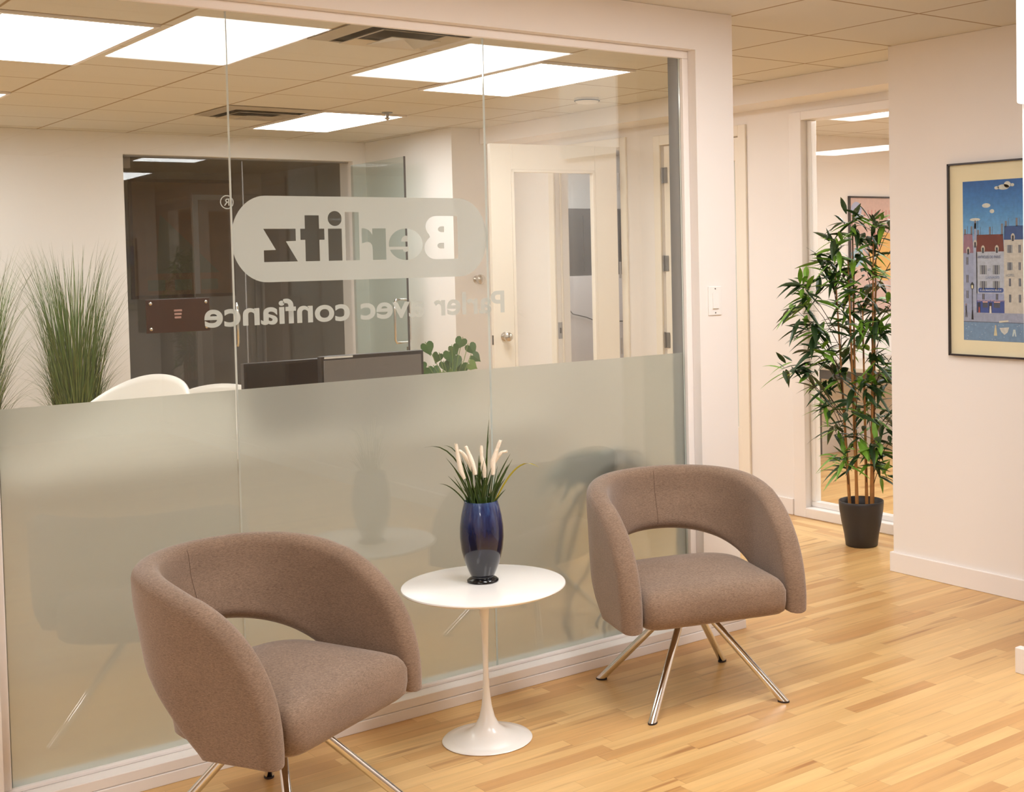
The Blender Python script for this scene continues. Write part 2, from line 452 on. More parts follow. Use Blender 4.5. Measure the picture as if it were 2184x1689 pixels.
# stops that hold the glass (mitred profile in front of the glass)
m = MB()
sy0, sy1, sw = 0.045, 0.064, 0.030
m.box(WXL, WXR, sy0, sy1, WZ1-sw, WZ1)
m.box(WXL, WXR, sy0, sy1, WZ0, WZ0+0.012)
m.box(WXR-sw, WXR, sy0, sy1, WZ0+0.012, WZ1-sw)
m.box(WXL, WXL+sw, sy0, sy1, WZ0+0.012, WZ1-sw)
struct(m.build('trim_1', M['trim'], bevel=0.003))
# inner stops behind the glass, coloured grey for a white jamb in shade
m = MB()
m.box(WXL, WXR, 0.082, 0.14, WZ1-0.012, WZ1+0.0)
m.box(3.368, WXR, 0.082, 0.142, WZ0, WZ1-0.012)
m.box(WXL, WXL+0.04, 0.082, 0.142, WZ0, WZ1-0.012)
struct(m.build('trim_2', M['greytrim']))
# low curb casing under the glass
m = MB()
m.add([(-4, 0, 0), (3.603, 0, 0), (3.603, -0.017, 0), (-4, -0.017, 0),
       (-4, 0, 0.036), (3.603, 0, 0.036), (3.603, -0.015, 0.034), (-4, -0.015, 0.034)],
      [(0, 1, 2, 3), (4, 7, 6, 5), (3, 2, 6, 7), (1, 5, 6, 2), (0, 3, 7, 4), (0, 4, 5, 1)])
m.box(-4, WXR, -0.012, 0.046, 0.036, 0.0665)
m.box(3.591, 3.603, 0, 0.14, 0, 0.10)
m.box(WXR, 3.603, -0.014, 0, 0.036, 0.10)
struct(m.build('baseboard_front', M['trim'], bevel=0.002))

# poster wall
m = MB(); m.box(XR, 4.90, -8, YR, 0, H-0.001)
struct(m.build('wall_right', M['wall']))
m = MB(); m.box(XR-0.014, XR, -8, YR+0.014, 0, 0.094); m.box(XR, 4.90, YR, YR+0.014, 0, 0.094)
struct(m.build('baseboard_right', M['trim'], bevel=0.003))

# corridor wall with window_2, door_2, door_1
W2Y0, W2Y1, W2Z0, W2Z1 = -0.9, 1.345, 0.095, 2.30
D2Y0, D2Y1 = 1.862, 2.60
D1Y0, D1Y1 = 3.02, 3.80
DH = 2.245
m = MB()
m.box(XF, 5.5, -8, W2Y0, 0, H-0.001)
m.box(XF, 5.5, W2Y0, W2Y1, W2Z1, H-0.001)
m.box(XF, 5.5, W2Y0, W2Y1, 0, 0.05)
m.box(XF, 5.5, W2Y1, D2Y0, 0, H-0.001)
m.box(XF, 5.5, D2Y0, D2Y1, DH, H-0.001)
m.box(XF, 5.5, D2Y1, D1Y0, 0, H-0.001)
m.box(XF, 5.5, D1Y0, D1Y1, DH+0.02, H-0.001)
m.box(XF, 5.5, D1Y1, 9.5, 0, H-0.001)
struct(m.build('wall_corridor', M['wall']))
m = MB(); m.box(5.12, XF-0.0005, -8, 4.38, 2.385, H-0.001)
struct(m.build('ceiling_bulkhead', M['wall']), 'boxed bulkhead running under the ceiling along the corridor wall')
m = MB(); m.box(XF-0.013, XF, W2Y1+0.10, D2Y0-0.07, 0, 0.094)
m.box(XF-0.013, XF, D2Y1+0.07, D1Y0-0.06, 0, 0.094)
struct(m.build('baseboard_corridor', M['trim'], bevel=0.003))

# reception walls
m = MB(); m.box(4.88, XF, 4.385, 5.0, 0, H-0.001)
struct(m.build('wall_column', M['wallw']), 'square white column beside the open glass door')
m = MB(); m.box(4.905, 5.03, 5.0, YB+0.1, 0, H-0.001)
struct(m.build('wall_side', M['wallw']))
m = MB()
m.box(-4, 2.967, YB, YB+0.24, 0, H-0.001)
m.box(2.967, 4.905, YB, YB+0.24, 2.345, H-0.001)
m.box(4.79, 4.905, YB, YB+0.24, 0, 2.345)
struct(m.build('wall_back', M['wallw']))
struct(boxo('wall_left', M['wallw'], (-4.1, -4, -8, 9.5, 0, H)))
struct(boxo('wall_behind', M['wall'], (-4, 5.5, -8.1, -8, 0, H)))
# dim hall beyond the glazed back wall
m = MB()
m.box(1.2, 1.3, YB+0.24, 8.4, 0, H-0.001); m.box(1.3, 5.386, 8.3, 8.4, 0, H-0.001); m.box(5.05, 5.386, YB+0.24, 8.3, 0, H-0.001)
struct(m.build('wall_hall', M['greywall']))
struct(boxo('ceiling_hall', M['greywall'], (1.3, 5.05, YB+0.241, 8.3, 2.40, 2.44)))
# office beyond the corridor window
m = MB(); m.box(5.5, 10.5, 2.87, 2.97, 0, H-0.001); m.box(10.4, 10.5, -6, 9.5, 0, H-0.001); m.box(5.5, 10.4, -6.1, -6, 0, H-0.001); m.box(5.5, 10.4, 9.4, 9.5, 0, H-0.001)
struct(m.build('wall_office', M['wall']))
struct(boxo('wall_copy_room', M['wallw'], (5.5, 10.4, 6.02, 6.12, 0, H-0.001)))
struct(boxo('baseboard_office', M['trim'], (5.5, 10.4, 2.856, 2.87, 0, 0.10), bevel=0.003))
# near wall corner at the right edge of the picture
m = MB(); m.box(3.968, 4.10, -8, -1.10, 0, H-0.001)
struct(m.build('wall_near', M['wall']))
m = MB(); m.box(3.934, 3.968, -8, -1.075, 0, 0.094); m.box(3.968, 4.112, -1.10, -1.088, 0, 0.094)
struct(m.build('baseboard_near', M['trim'], bevel=0.003))
# door-frame trims
m = MB()
for y0, y1 in ((D2Y0, D2Y1),):
    m.box(XF-0.016, XF, y0-0.065, y0, 0, DH+0.065); m.box(XF-0.016, XF, y1, y1+0.065, 0, DH+0.065); m.box(XF-0.016, XF, y0, y1, DH, DH+0.065)
struct(m.build('trim_3', M['door'], bevel=0.004))
m = MB()
y0, y1 = D1Y0, D1Y1
m.box(XF-0.016, XF, y0-0.065, y0, 0, DH+0.085); m.box(XF-0.016, XF, y1, y1+0.065, 0, DH+0.085); m.box(XF-0.016, XF, y0, y1, DH+0.02, DH+0.085)
m.box(XF+0.035, XF+0.05, y1-0.012, y1, 0, DH+0.02)
struct(m.build('trim_4', M['door'], bevel=0.004))

# ------------------------------------------------------------------ ceiling lights
def light(name, x0, y0, label, group, z=H):
    t = thing(name, label, 'ceiling light', (x0+0.305, y0+0.61, z), 0, group)
    m = MB(); w, l = 0.60, 1.21; iw, il = 0.56, 1.17; hz = -0.012
    for a, b, c, d in ((-w/2, w/2, -l/2, -il/2), (-w/2, w/2, il/2, l/2), (-w/2, -iw/2, -il/2, il/2), (iw/2, w/2, -il/2, il/2)):
        m.box(a, b, c, d, hz, -0.0005)
    m.build('frame', M['trim'], t)
    m = MB(); r = 0.02; n = 5; pts = []
    for cx, cy, a0 in ((iw/2-r, il/2-r, 0), (-iw/2+r, il/2-r, 90), (-iw/2+r, -il/2+r, 180), (iw/2-r, -il/2+r, 270)):
        for k in range(n):
            a = math.radians(a0+90*k/(n-1)); pts.append((cx+r*math.cos(a), cy+r*math.sin(a), -0.009))
    m.add(pts, [tuple(range(len(pts)-1, -1, -1))])
    m.build('diffuser', M['panel'], t)
    return t
l0 = light('ceiling_light', 3.61, 1.39, 'lit rectangular ceiling panel behind the glass nearest the corridor', 'reception ceiling lights')
def lightdup(x0, y0, label, group, z=H): return dup(l0, (x0+0.305, y0+0.61, z), 0, label, group)
lightdup(1.17, 1.39, 'big lit ceiling panel at the top left corner behind the glass', 'reception ceiling lights')
lightdup(3.61, 3.83, 'lit ceiling panel in front of the dark glazed back wall', 'reception ceiling lights')
lightdup(1.17, 3.83, 'lit ceiling panel cut by the left edge above the tall grass plant', 'reception ceiling lights')
lightdup(-1.27, 1.39, 'reception ceiling panel out of view to the left, nearest the glass', 'reception ceiling lights out of view')
lightdup(-1.27, 3.83, 'reception ceiling panel out of view to the left, by the back wall', 'reception ceiling lights out of view')
lightdup(1.78, -2.14, 'lit waiting room ceiling panel mirrored in the glass left of the vent', 'waiting room ceiling lights')
lightdup(3.00, -2.14, 'lit waiting room ceiling panel mirrored in the glass right of the vent', 'waiting room ceiling lights')
for x0, y0, lb in ((-0.66, -2.27, 'added waiting room ceiling panel left of the camera, nearest the glass'), (-1.88, -4.71, 'added waiting room ceiling panel behind the camera to the left'), (-3.10, -7.15, 'added waiting room ceiling panel in the far corner behind the camera')):
    lightdup(x0, y0, lb, 'added waiting room ceiling lights out of view')  # unseen panels added to brighten the waiting room
for x0, y0, lb in ((7.6, 0.4, 'office ceiling panel behind the bamboo, second from the window'), (6.0, -1.6, 'added office ceiling panel just beyond the corridor window'), (8.9, -1.6, 'added office ceiling panel farthest from the corridor window'), (6.0, 0.4, 'added office ceiling panel above the grey desk side of the window')):
    lightdup(x0, y0, lb, 'office ceiling lights', 2.41)  # extra unseen panels added to brighten the office
lightdup(6.35, 4.0, 'lit ceiling panel in the copy room beyond the open door', 'copy room ceiling lights')

def vent(x0, y0, label):
    t = thing('ceiling_vent', label, 'air vent', (x0+0.305, y0+0.305, H), 0, 'ceiling air diffusers')
    m = MB(); m.box(-0.29, 0.29, -0.29, 0.29, -0.004, -0.0005); m.build('backing', M['ventd'], t)
    for k, (ro, ri, z0, z1) in enumerate(((0.30, 0.235, -0.006, -0.018), (0.20, 0.145, -0.030, -0.012), (0.115, 0.0, -0.040, -0.022))):
        m = MB(); vs = []; fs = []
        for r, z in ((ro, z0), (ri, z1), (ri, z1+0.003), (ro, z0+0.003)):
            vs += [(-r, -r, z), (r, -r, z), (r, r, z), (-r, r, z)]
        for i in range(3):
            for j in range(4): fs.append((i*4+j, i*4+(j+1) % 4, (i+1)*4+(j+1) % 4, (i+1)*4+j))
        for j in range(4): fs.append((12+j, 12+(j+1) % 4, (j+1) % 4, j))
        m.add(vs, fs); m.build('louvre_ring', M['vent'], t)
    return t
v0 = vent(2.39, 0.78, 'square metal ceiling vent close behind the top of the glass')
dup(v0, (3.0+0.305, 3.83+0.305, H), 0, 'square ceiling vent next to the far ceiling light')
t = thing('smoke_detector', 'round white smoke detector on the ceiling right of the lights', 'smoke detector', (4.72, 2.5, H))
m = MB(); m.lathe([(0.075, -0.0005), (0.078, -0.012), (0.06, -0.03), (0.02, -0.036)], 32); m.build('body', M['wallw'], t, smooth=True)
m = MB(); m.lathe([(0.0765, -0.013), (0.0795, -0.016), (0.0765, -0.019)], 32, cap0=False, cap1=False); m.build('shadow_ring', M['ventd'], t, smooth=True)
t = thing('fire_sprinkler', 'small dark sprinkler head hanging by the far ceiling light', 'sprinkler', (4.02, 3.74, H))
m = MB(); m.lathe([(0.035, -0.0005), (0.035, -0.006), (0.012, -0.010), (0.010, -0.035)], 20); m.build('escutcheon', M['steel'], t, smooth=True)
m = MB(); m.lathe([(0.018, -0.036), (0.020, -0.040), (0.004, -0.052)], 16); m.build('deflector', M['steel'], t)

# ------------------------------------------------------------------ window_1: glass panes and frosted film
win = bpy.data.objects.new('window_1', None); COL.objects.link(win); struct(win, 'tall glass partition with frosted lower half')
xs = [0.832, 1.522, 2.4507, 3.366]
for a, b in zip(xs[:-1], xs[1:]):
    m = MB()
    x0, x1, y0, y1, z0, z1 = a+0.0015, b-0.0015, 0.066, 0.075, WZ0+0.006, WZ1-0.016
    m.add([(x0, y0, z0), (x1, y0, z0), (x1, y1, z0), (x0, y1, z0), (x0, y0, z1), (x1, y0, z1), (x1, y1, z1), (x0, y1, z1)],
          [(0, 1, 5, 4), (2, 3, 7, 6)], 0)
    m.add([(x0, y0, z0), (x1, y0, z0), (x1, y1, z0), (x0, y1, z0), (x0, y0, z1), (x1, y0, z1), (x1, y1, z1), (x0, y1, z1)],
          [(0, 3, 2, 1), (4, 5, 6, 7), (1, 2, 6, 5), (3, 0, 4, 7)], 1)
    m.build('glass_pane', [M['glass'], M['edge']], win)
    m = MB()
    x0, x1, y0, y1, z0, z1 = a+0.003, b-0.003, 0.0756, 0.0764, WZ0+0.006, 1.1453
    m.add([(x0, y0, z0), (x1, y0, z0), (x1, y1, z0), (x0, y1, z0), (x0, y0, z1), (x1, y0, z1), (x1, y1, z1), (x0, y1, z1)], [(0, 1, 5, 4)], 0)
    m.add([(x0, y0, z0), (x1, y0, z0), (x1, y1, z0), (x0, y1, z0), (x0, y0, z1), (x1, y0, z1), (x1, y1, z1), (x0, y1, z1)],
          [(2, 3, 7, 6), (0, 3, 2, 1), (4, 5, 6, 7), (1, 2, 6, 5), (3, 0, 4, 7)], 1)
    m.build('frosted_film', [M['film'], M['filmb']], win)

# logo sign: pill of frosted vinyl with the letters cut out (reads correctly from the reception side)
def spline(cu, pts):
    sp = cu.splines.new('POLY'); sp.points.add(len(pts)-1)
    for i, (x, z) in enumerate(pts): sp.points[i].co = (x, z, 0, 1)
    sp.use_cyclic_u = True
def arc(cx, cz, rx, rz, a0, a1, n=12):
    return [(cx+rx*math.cos(math.radians(a0+(a1-a0)*k/n)), cz+rz*math.sin(math.radians(a0+(a1-a0)*k/n))) for k in range(n+1)]
def curve_mesh(cu, name, mat, parent, y, depth=0.0):
    """2D fill curve drawn in (x, z) turned into an upright mesh at distance y"""
    tmp = bpy.data.objects.new('tmp', cu); COL.objects.link(tmp)
    dg = bpy.context.evaluated_depsgraph_get(); dg.update()
    me = bpy.data.meshes.new_from_object(tmp.evaluated_get(dg))
    bpy.data.objects.remove(tmp, do_unlink=True)
    for v in me.vertices:
        x, z, e = v.co; v.co = (x, y-e, z)
    me.name = name; me.materials.clear(); me.materials.append(mat)
    o = bpy.data.objects.new(name, me); COL.objects.link(o); o.parent = parent
    return o
cu = bpy.data.curves.new('logo', 'CURVE'); cu.dimensions = '2D'; cu.fill_mode = 'BOTH'
px0, px1, pz0, pz1 = 1.521, 2.453, 1.478, 1.7515; R = (pz1-pz0)/2; ex = 0.115
zc = (pz0+pz1)/2
spline(cu, arc(px1-ex, zc, ex, R, -90, 90, 28)+arc(px0+ex, zc, ex, R, 90, 270, 28))
spline(cu, [(1.626, 1.647), (1.734, 1.647), (1.734, 1.608), (1.700, 1.607), (1.739, 1.542), (1.626, 1.542), (1.626, 1.579), (1.666, 1.580)])
spline(cu, [(1.766, 1.690), (1.815, 1.690), (1.815, 1.647), (1.833, 1.647), (1.833, 1.611), (1.815, 1.611), (1.815, 1.542), (1.766, 1.542), (1.766, 1.611), (1.750, 1.611), (1.750, 1.647), (1.766, 1.647)])
spline(cu, arc(1.871, 1.680, 0.0248, 0.0245, 0, 350, 34))
spline(cu, [(1.846, 1.647), (1.895, 1.647), (1.895, 1.542), (1.846, 1.542)])
spline(cu, [(1.907, 1.7015), (1.957, 1.7015), (1.957, 1.542), (1.907, 1.542)])
spline(cu, [(2.055, 1.647), (2.055, 1.542), (2.005, 1.542), (2.005, 1.580), (2.003, 1.592), (1.997, 1.600), (1.988, 1.603), (1.978, 1.601), (1.969, 1.597), (1.966, 1.597), (1.966, 1.648), (1.974, 1.648), (1.984, 1.646), (1.994, 1.640), (2.001, 1.632), (2.005, 1.625), (2.005, 1.647)])
# e : disc with a slit from its left edge and a half-round counter
cx, cz, rx, rz = 2.130, 1.593, 0.0645, 0.0535
e = arc(cx, cz, rx, rz, 188, 520, 60)   # leaves the slit at the left
e += [(2.136, 1.5845), (2.1405, 1.578), (2.137, 1.569), (2.127, 1.566), (2.119, 1.569), (2.119, 1.5755)]
# outline order: start just below the slit, round the disc anticlockwise to just above it, then into the slit
e = arc(cx, cz, rx, rz, 199.5, 188.5+360, 60) + [(2.138, 1.5850), (2.1405, 1.577), (2.136, 1.569), (2.127, 1.5665), (2.1195, 1.570), (2.119, 1.5755)]
spline(cu, e)
spline(cu, [(2.112, 1.602), (2.137, 1.602), (2.137, 1.6215), (2.128, 1.6225), (2.119, 1.618), (2.114, 1.611)])
b = [(2.334, 1.6895), (2.334, 1.5405)] + [(2.245, 1.5405)] + arc(2.245, 1.5795, 0.044, 0.039, 270, 150, 12) + [(2.213, 1.607), (2.224, 1.6165)]
b += arc(2.250, 1.6525, 0.0425, 0.037, 225, 90, 14)
spline(cu, b)
spline(cu, [(2.280, 1.6535), (2.280, 1.6335), (2.266, 1.6335), (2.258, 1.638), (2.256, 1.6435), (2.258, 1.649), (2.266, 1.6535)])
spline(cu, [(2.279, 1.5965), (2.279, 1.5770), (2.262, 1.5770), (2.254, 1.581), (2.252, 1.587), (2.254, 1.5925), (2.262, 1.5965)])
sign = thing('window_logo', 'pill shaped frosted logo with cut-out letters, seen reversed on the clear glass', 'sign', (0, 0, 0))
curve_mesh(cu, 'logo_pill', M['decal'], sign, 0.0758)
def text_mesh(txt, x, z, size, mat, name, parent, y, mirror=True, offset=0.0, width=None, align='LEFT', plane='xz', extrude=0.0, normal=-1):
    tc_ = bpy.data.curves.new('txt', 'FONT'); tc_.body = txt; tc_.size = 1.0; tc_.offset = offset; tc_.extrude = extrude
    tmp = bpy.data.objects.new('tmp', tc_); COL.objects.link(tmp)
    dg = bpy.context.evaluated_depsgraph_get(); dg.update()
    me = bpy.data.meshes.new_from_object(tmp.evaluated_get(dg)); bpy.data.objects.remove(tmp, do_unlink=True)
    xa = [v.co.x for v in me.vertices]; x0, x1 = min(xa), max(xa)
    sx = size if width is None else width/(x1-x0)
    for v in me.vertices:
        lx = (v.co.x-x0)*sx; lz = v.co.y*size
        if mirror: lx = -lx
        if plane == 'xz': v.co = (x+lx, y, z+lz)
        else: v.co = (y, x-lx, z+lz)      # on a wall facing -x, text runs towards -y
    me.name = name; me.materials.clear(); me.materials.append(mat)
    o = bpy.data.objects.new(name, me); COL.objects.link(o)
    if parent is not None: o.parent = parent
    return o
text_mesh('R', 1.5195, 1.7195, 0.031, M['decal'], 'registered_letter', sign, 0.0758, True, 0.012)
cu = bpy.data.curves.new('ring', 'CURVE'); cu.dimensions = '2D'; cu.fill_mode = 'BOTH'
spline(cu, arc(1.5115, 1.730, 0.0215, 0.0215, 0, 352, 40)); spline(cu, arc(1.5115, 1.730, 0.0185, 0.0185, 0, 352, 40))
curve_mesh(cu, 'registered_ring', M['decal'], sign, 0.0758)
slog = thing('window_slogan', 'line of frosted lettering seen reversed under the pill logo', 'sign', (0, 0, 0))
for wd, wx, ww in (('Parler', 2.5215, 0.290), ('avec', 2.192, 0.238), ('confiance', 1.915, 0.486)):
    text_mesh(wd, wx, 1.3465, 0.1085, M['decal'], 'word', slog, 0.0758, True, 0.022, width=ww)

# ------------------------------------------------------------------ light switch, poster
t = thing('light_switch', 'white rocker light switch on the pier right of the glass', 'light switch', (3.471, 0, 1.351))
boxo('wall_plate', M['white'], (-0.035, 0.035, -0.006, -0.0005, -0.058, 0.058), t, bevel=0.002)
m = MB(); m.add([(-0.0155, -0.006, -0.032), (0.0155, -0.006, -0.032), (0.0155, -0.006, 0.032), (-0.0155, -0.006, 0.032),
                 (-0.0155, -0.013, -0.030), (0.0155, -0.013, -0.030), (0.0155, -0.008, 0.032), (-0.0155, -0.008, 0.032)],
                [(0, 1, 2, 3), (4, 7, 6, 5), (0, 4, 5, 1), (1, 5, 6, 2), (2, 6, 7, 3), (3, 7, 4, 0)]); m.build('rocker', M['white'], t)
for z in (-0.048, 0.048):
    m = MB(); m.lathe([(0.003, 0), (0.003, 0.0015)], 12); s_ = m.build('screw', M['steel'], t); s_.location = (0, -0.006, z); s_.rotation_euler = (PI/2, 0, 0)

pst = thing('framed_print', 'large framed street scene print with a cream mat on the right wall', 'framed picture', (XR, -0.163, 1.4895))
FZ0, FZ1 = -0.4325, 0.4325; FW_ = 1.15
m = MB()
for a, b, c, d in ((-FW_, 0, FZ1-0.008, FZ1), (-FW_, 0, FZ0, FZ0+0.008), (-0.008, 0, FZ0, FZ1), (-FW_, -FW_+0.008, FZ0, FZ1)):
    m.box(-0.022, -0.0005, a, b, c, d)
m.build('frame', M['frame'], pst)
boxo('mat_board', M['mat'], (-0.010, -0.001, -FW_+0.008, -0.008, FZ0+0.008, FZ1-0.008), pst)
m = MB(); m.add([(-0.017, -0.008, FZ0+0.008), (-0.017, -FW_+0.008, FZ0+0.008), (-0.017, -FW_+0.008, FZ1-0.008), (-0.017, -0.008, FZ1-0.008)], [(0, 1, 2, 3)])
m.build('glazing', M['glass2'], pst)
# the print itself: flat painted shapes; PY() maps metres along the wall from the print's left edge
PW, PZ0, PZ1 = 0.99, -0.3595, 0.3485
def PY(s_): return -0.078-s_
pc = {}
def pm(c):
    k = tuple(c)
    if k not in pc: pc[k] = pmat('print ink %d %d %d' % k, srgb(*c), 0.7, noise=0.10, nscale=60)
    return pc[k]
inks = []; imats = []
pr_ = MB(); lay = [0]
def ink(c):
    mm = pm(c)
    if mm not in imats: imats.append(mm)
    return imats.index(mm)
def prect(s0, s1, z0, z1, c, layer):
    x = -0.0102-0.0002*layer
    pr_.add([(x, PY(s0), z0), (x, PY(s1), z0), (x, PY(s1), z1), (x, PY(s0), z1)], [(0, 1, 2, 3)], ink(c))
def ppoly(pts, c, layer):
    x = -0.0102-0.0002*layer
    pr_.add([(x, PY(s_), z) for s_, z in pts], [tuple(range(len(pts)))], ink(c))
def pell(s_, z, rs, rz, c, layer, n=16):
    ppoly([(s_+rs*math.cos(2*PI*k/n), z+rz*math.sin(2*PI*k/n)) for k in range(n)], c, layer)
SKY = [(38, 100, 170), (50, 116, 184), (66, 132, 196), (86, 150, 206), (104, 164, 214), (120, 174, 216)]
for i in range(30):
    f_ = i/30*5; a_, b_ = SKY[int(f_)], SKY[int(f_)+1]; f_ -= int(f_)
    prect(0, PW, PZ1-0.009*(i+1), PZ1-0.009*i, tuple(int(p+(q-p)*f_) for p, q in zip(a_, b_)), 1)
prect(0, PW, -0.10, PZ1-0.27, (124, 176, 216), 1)
for s_, z, a, b in ((0.215, 0.315, 0.030, 0.012), (0.235, 0.325, 0.018, 0.014), (0.18, 0.313, 0.012, 0.007), (0.26, 0.322, 0.010, 0.007), (0.125, 0.238, 0.022, 0.010), (0.155, 0.212, 0.012, 0.009), (0.065, 0.178, 0.028, 0.007), (0.45, 0.28, 0.04, 0.012), (0.62, 0.31, 0.05, 0.014), (0.80, 0.24, 0.04, 0.010)):
    pell(s_, z, a, b, (206, 208, 200), 2)
GZ = -0.235   # foot of the houses
houses = [(0.0, 0.055, 0.030, 0.115, (150, 160, 190), (146, 110, 130)), (0.055, 0.075, 0.06, 0.14, (160, 170, 196), (150, 160, 190)), (0.07, 0.215, 0.035, 0.110, (176, 184, 200), (110, 48, 44)),
          (0.215, 0.40, 0.085, 0.145, (196, 192, 184), (44, 82, 140)), (0.40, 0.55, 0.05, 0.12, (190, 180, 168), (120, 60, 50)), (0.55, 0.72, 0.07, 0.14, (170, 178, 196), (70, 80, 110)), (0.72, 0.86, 0.03, 0.10, (198, 190, 178), (118, 54, 48)), (0.86, 0.99, 0.06, 0.13, (160, 170, 190), (60, 84, 130))]
for s0, s1, ez, rz_, c, rc in houses:
    prect(s0, s1, GZ, ez, c, 2)
    ppoly([(s0, ez), (s1, ez), (s1-0.004, rz_), (s0+0.004, rz_)], rc, 3)
    n = max(1, int((s1-s0)/0.055))
    for k in range(n+1):
        sx = s0+0.006+(s1-s0-0.02)*k/max(1, n)
        prect(sx, sx+0.010, rz_-0.003, rz_+0.022+0.012*((k*7) % 3), (120, 120, 128), 3)
        prect(sx+0.017, sx+0.019, rz_, rz_+0.035, (90, 100, 124), 3)
    nd = 1 if s1-s0 < 0.06 else 2
    for k in range(nd):
        sx = s0+(s1-s0)*(k+0.5)/nd
        pell(sx, ez+0.012, 0.010, 0.016, (196, 190, 178), 4); prect(sx-0.005, sx+0.005, ez-0.006, ez+0.018, (50, 56, 70), 5)
def pwindow(s_, z, w=0.016, h=0.040, sh=True, c=(64, 72, 92)):
    if sh: prect(s_-w*1.15, s_+w*1.15, z-h/2, z+h/2, (140, 146, 152), 4)
    prect(s_-w*0.45, s_+w*0.45, z-h/2, z+h/2, c, 5); prect(s_-w*0.06, s_+w*0.06, z-h/2, z+h/2, (200, 204, 206), 6)
for s_ in (0.022, ):
    for z in (-0.005, -0.085, -0.155): pwindow(s_, z, 0.012, 0.034, False)
for s_ in (0.107, 0.175):
    for z in (-0.045, -0.115): pwindow(s_, z)
for z in (0.045, -0.03, -0.10, -0.17):
    for s_ in (0.245, 0.295, 0.35): pwindow(s_, z, 0.012, 0.034, z > -0.08 and s_ < 0.26)
for s0, s1, ez, rz_, c, rc in houses[4:]:
    for z in (0.01, -0.06, -0.13):
        for k in range(3): pwindow(s0+(s1-s0)*(k+0.5)/3, z, 0.012, 0.034)
    prect(s0+0.01, s1-0.01, GZ, -0.18, ((60, 90, 150) if int(s0*100) % 2 else (120, 50, 50)), 4)
# the blue shop
prect(0.072, 0.214, -0.178, -0.150, (150, 160, 196), 4)
prect(0.072, 0.216, GZ, -0.180, (48, 76, 150), 4)
ppoly(arc(0.204, -0.135, 0.008, 0.010, -90, 90, 8)+arc(0.088, -0.135, 0.008, 0.010, 90, 270, 8), (52, 86, 156), 5)
for s_ in (0.107, 0.178): pwindow(s_, -0.164, 0.013, 0.026, False, (44, 50, 70))
for s_, w in ((0.116, 0.013), (0.178, 0.016)):
    prect(s_-w, s_+w, -0.212, -0.190, (70, 76, 92), 5); prect(s_-w, s_+w, -0.190, -0.185, (214, 170, 164), 6)
for s_ in (0.083, 0.143): prect(s_-0.008, s_+0.008, GZ, -0.190, (30, 34, 60), 5)
ppoly([(0.138, GZ-0.002), (0.149, GZ-0.002), (0.147, -0.205), (0.140, -0.205)], (222, 220, 214), 6); pell(0.1435, -0.200, 0.004, 0.005, (60, 50, 50), 6)
ppoly([(0.080, GZ), (0.088, GZ), (0.086, -0.210), (0.082, -0.210)], (190, 80, 76), 6)
# street, kerb, lamp, walkers
prect(0, PW, -0.275, GZ, (150, 158, 182), 4)
prect(0, PW, -0.278, -0.275, (80, 90, 110), 5)
prect(0, PW, PZ0, -0.278, (110, 142, 176), 4)
random.seed(5)
for k in range(70): pell(random.uniform(0.01, PW-0.01), random.uniform(PZ0+0.004, -0.285), 0.0022, 0.0014, (186, 200, 214), 5, 6)
prect(0.046, 0.0495, -0.262, -0.13, (30, 36, 52), 7); ppoly([(0.042, -0.267), (0.054, -0.267), (0.051, -0.225), (0.045, -0.225)], (30, 36, 52), 7)
ppoly([(0.041, -0.130), (0.055, -0.130), (0.058, -0.110), (0.048, -0.098), (0.038, -0.110)], (34, 44, 52), 7); prect(0.044, 0.052, -0.128, -0.113, (230, 224, 190), 8)
ppoly([(0.010, -0.225), (0.018, -0.225), (0.017, -0.205), (0.011, -0.205)], (30, 34, 48), 7)
ppoly([(0.010, -0.257), (0.013, -0.257), (0.015, -0.225), (0.011, -0.225)], (30, 34, 48), 7); ppoly([(0.017, -0.257), (0.021, -0.257), (0.018, -0.225), (0.014, -0.225)], (30, 34, 48), 7)
pell(0.0135, -0.200, 0.003, 0.0045, (150, 110, 100), 7)
ppoly([(0.160, -0.335), (0.178, -0.335), (0.173, -0.298), (0.166, -0.298)], (206, 196, 160), 7); pell(0.1695, -0.293, 0.004, 0.005, (200, 180, 150), 7)
ppoly([(0.188, -0.278), (0.236, -0.272), (0.236, -0.265), (0.188, -0.270)], (214, 208, 190), 7)
ppoly([(0.190, -0.300), (0.240, -0.296), (0.232, -0.318), (0.215, -0.330), (0.198, -0.316)], (200, 200, 196), 7)
ppoly([(0.255, -0.335), (0.262, -0.335), (0.266, -0.318), (0.270, -0.335), (0.276, -0.335), (0.271, -0.305), (0.260, -0.305)], (190, 204, 206), 7)
po = pr_.build('print', imats, pst)
def ptext(txt, s_, z, size, width, c, nm='print_lettering'):
    o = text_mesh(txt, PY(s_), z, size, pm(c), nm, pst, -0.0126, False, 0.01, width=width, plane='yz')
    return o
ptext('ARTICLES DE PARIS', 0.078, 0.006, 0.016, 0.120, (84, 96, 132))
ptext('ET', 0.134, -0.050, 0.014, 0.014, (120, 136, 170))
ptext('LAINAGES', 0.122, -0.084, 0.016, 0.070, (128, 144, 176))
ptext('A LA MAISON BLEUE', 0.090, -0.139, 0.011, 0.112, (206, 212, 226))
ptext('QUINCAILLERIE BAZAR JOUETS', 0.075, -0.185, 0.010, 0.138, (200, 170, 190))
ptext('HOTEL', 0.225, -0.075, 0.016, 0.045, (140, 150, 162))

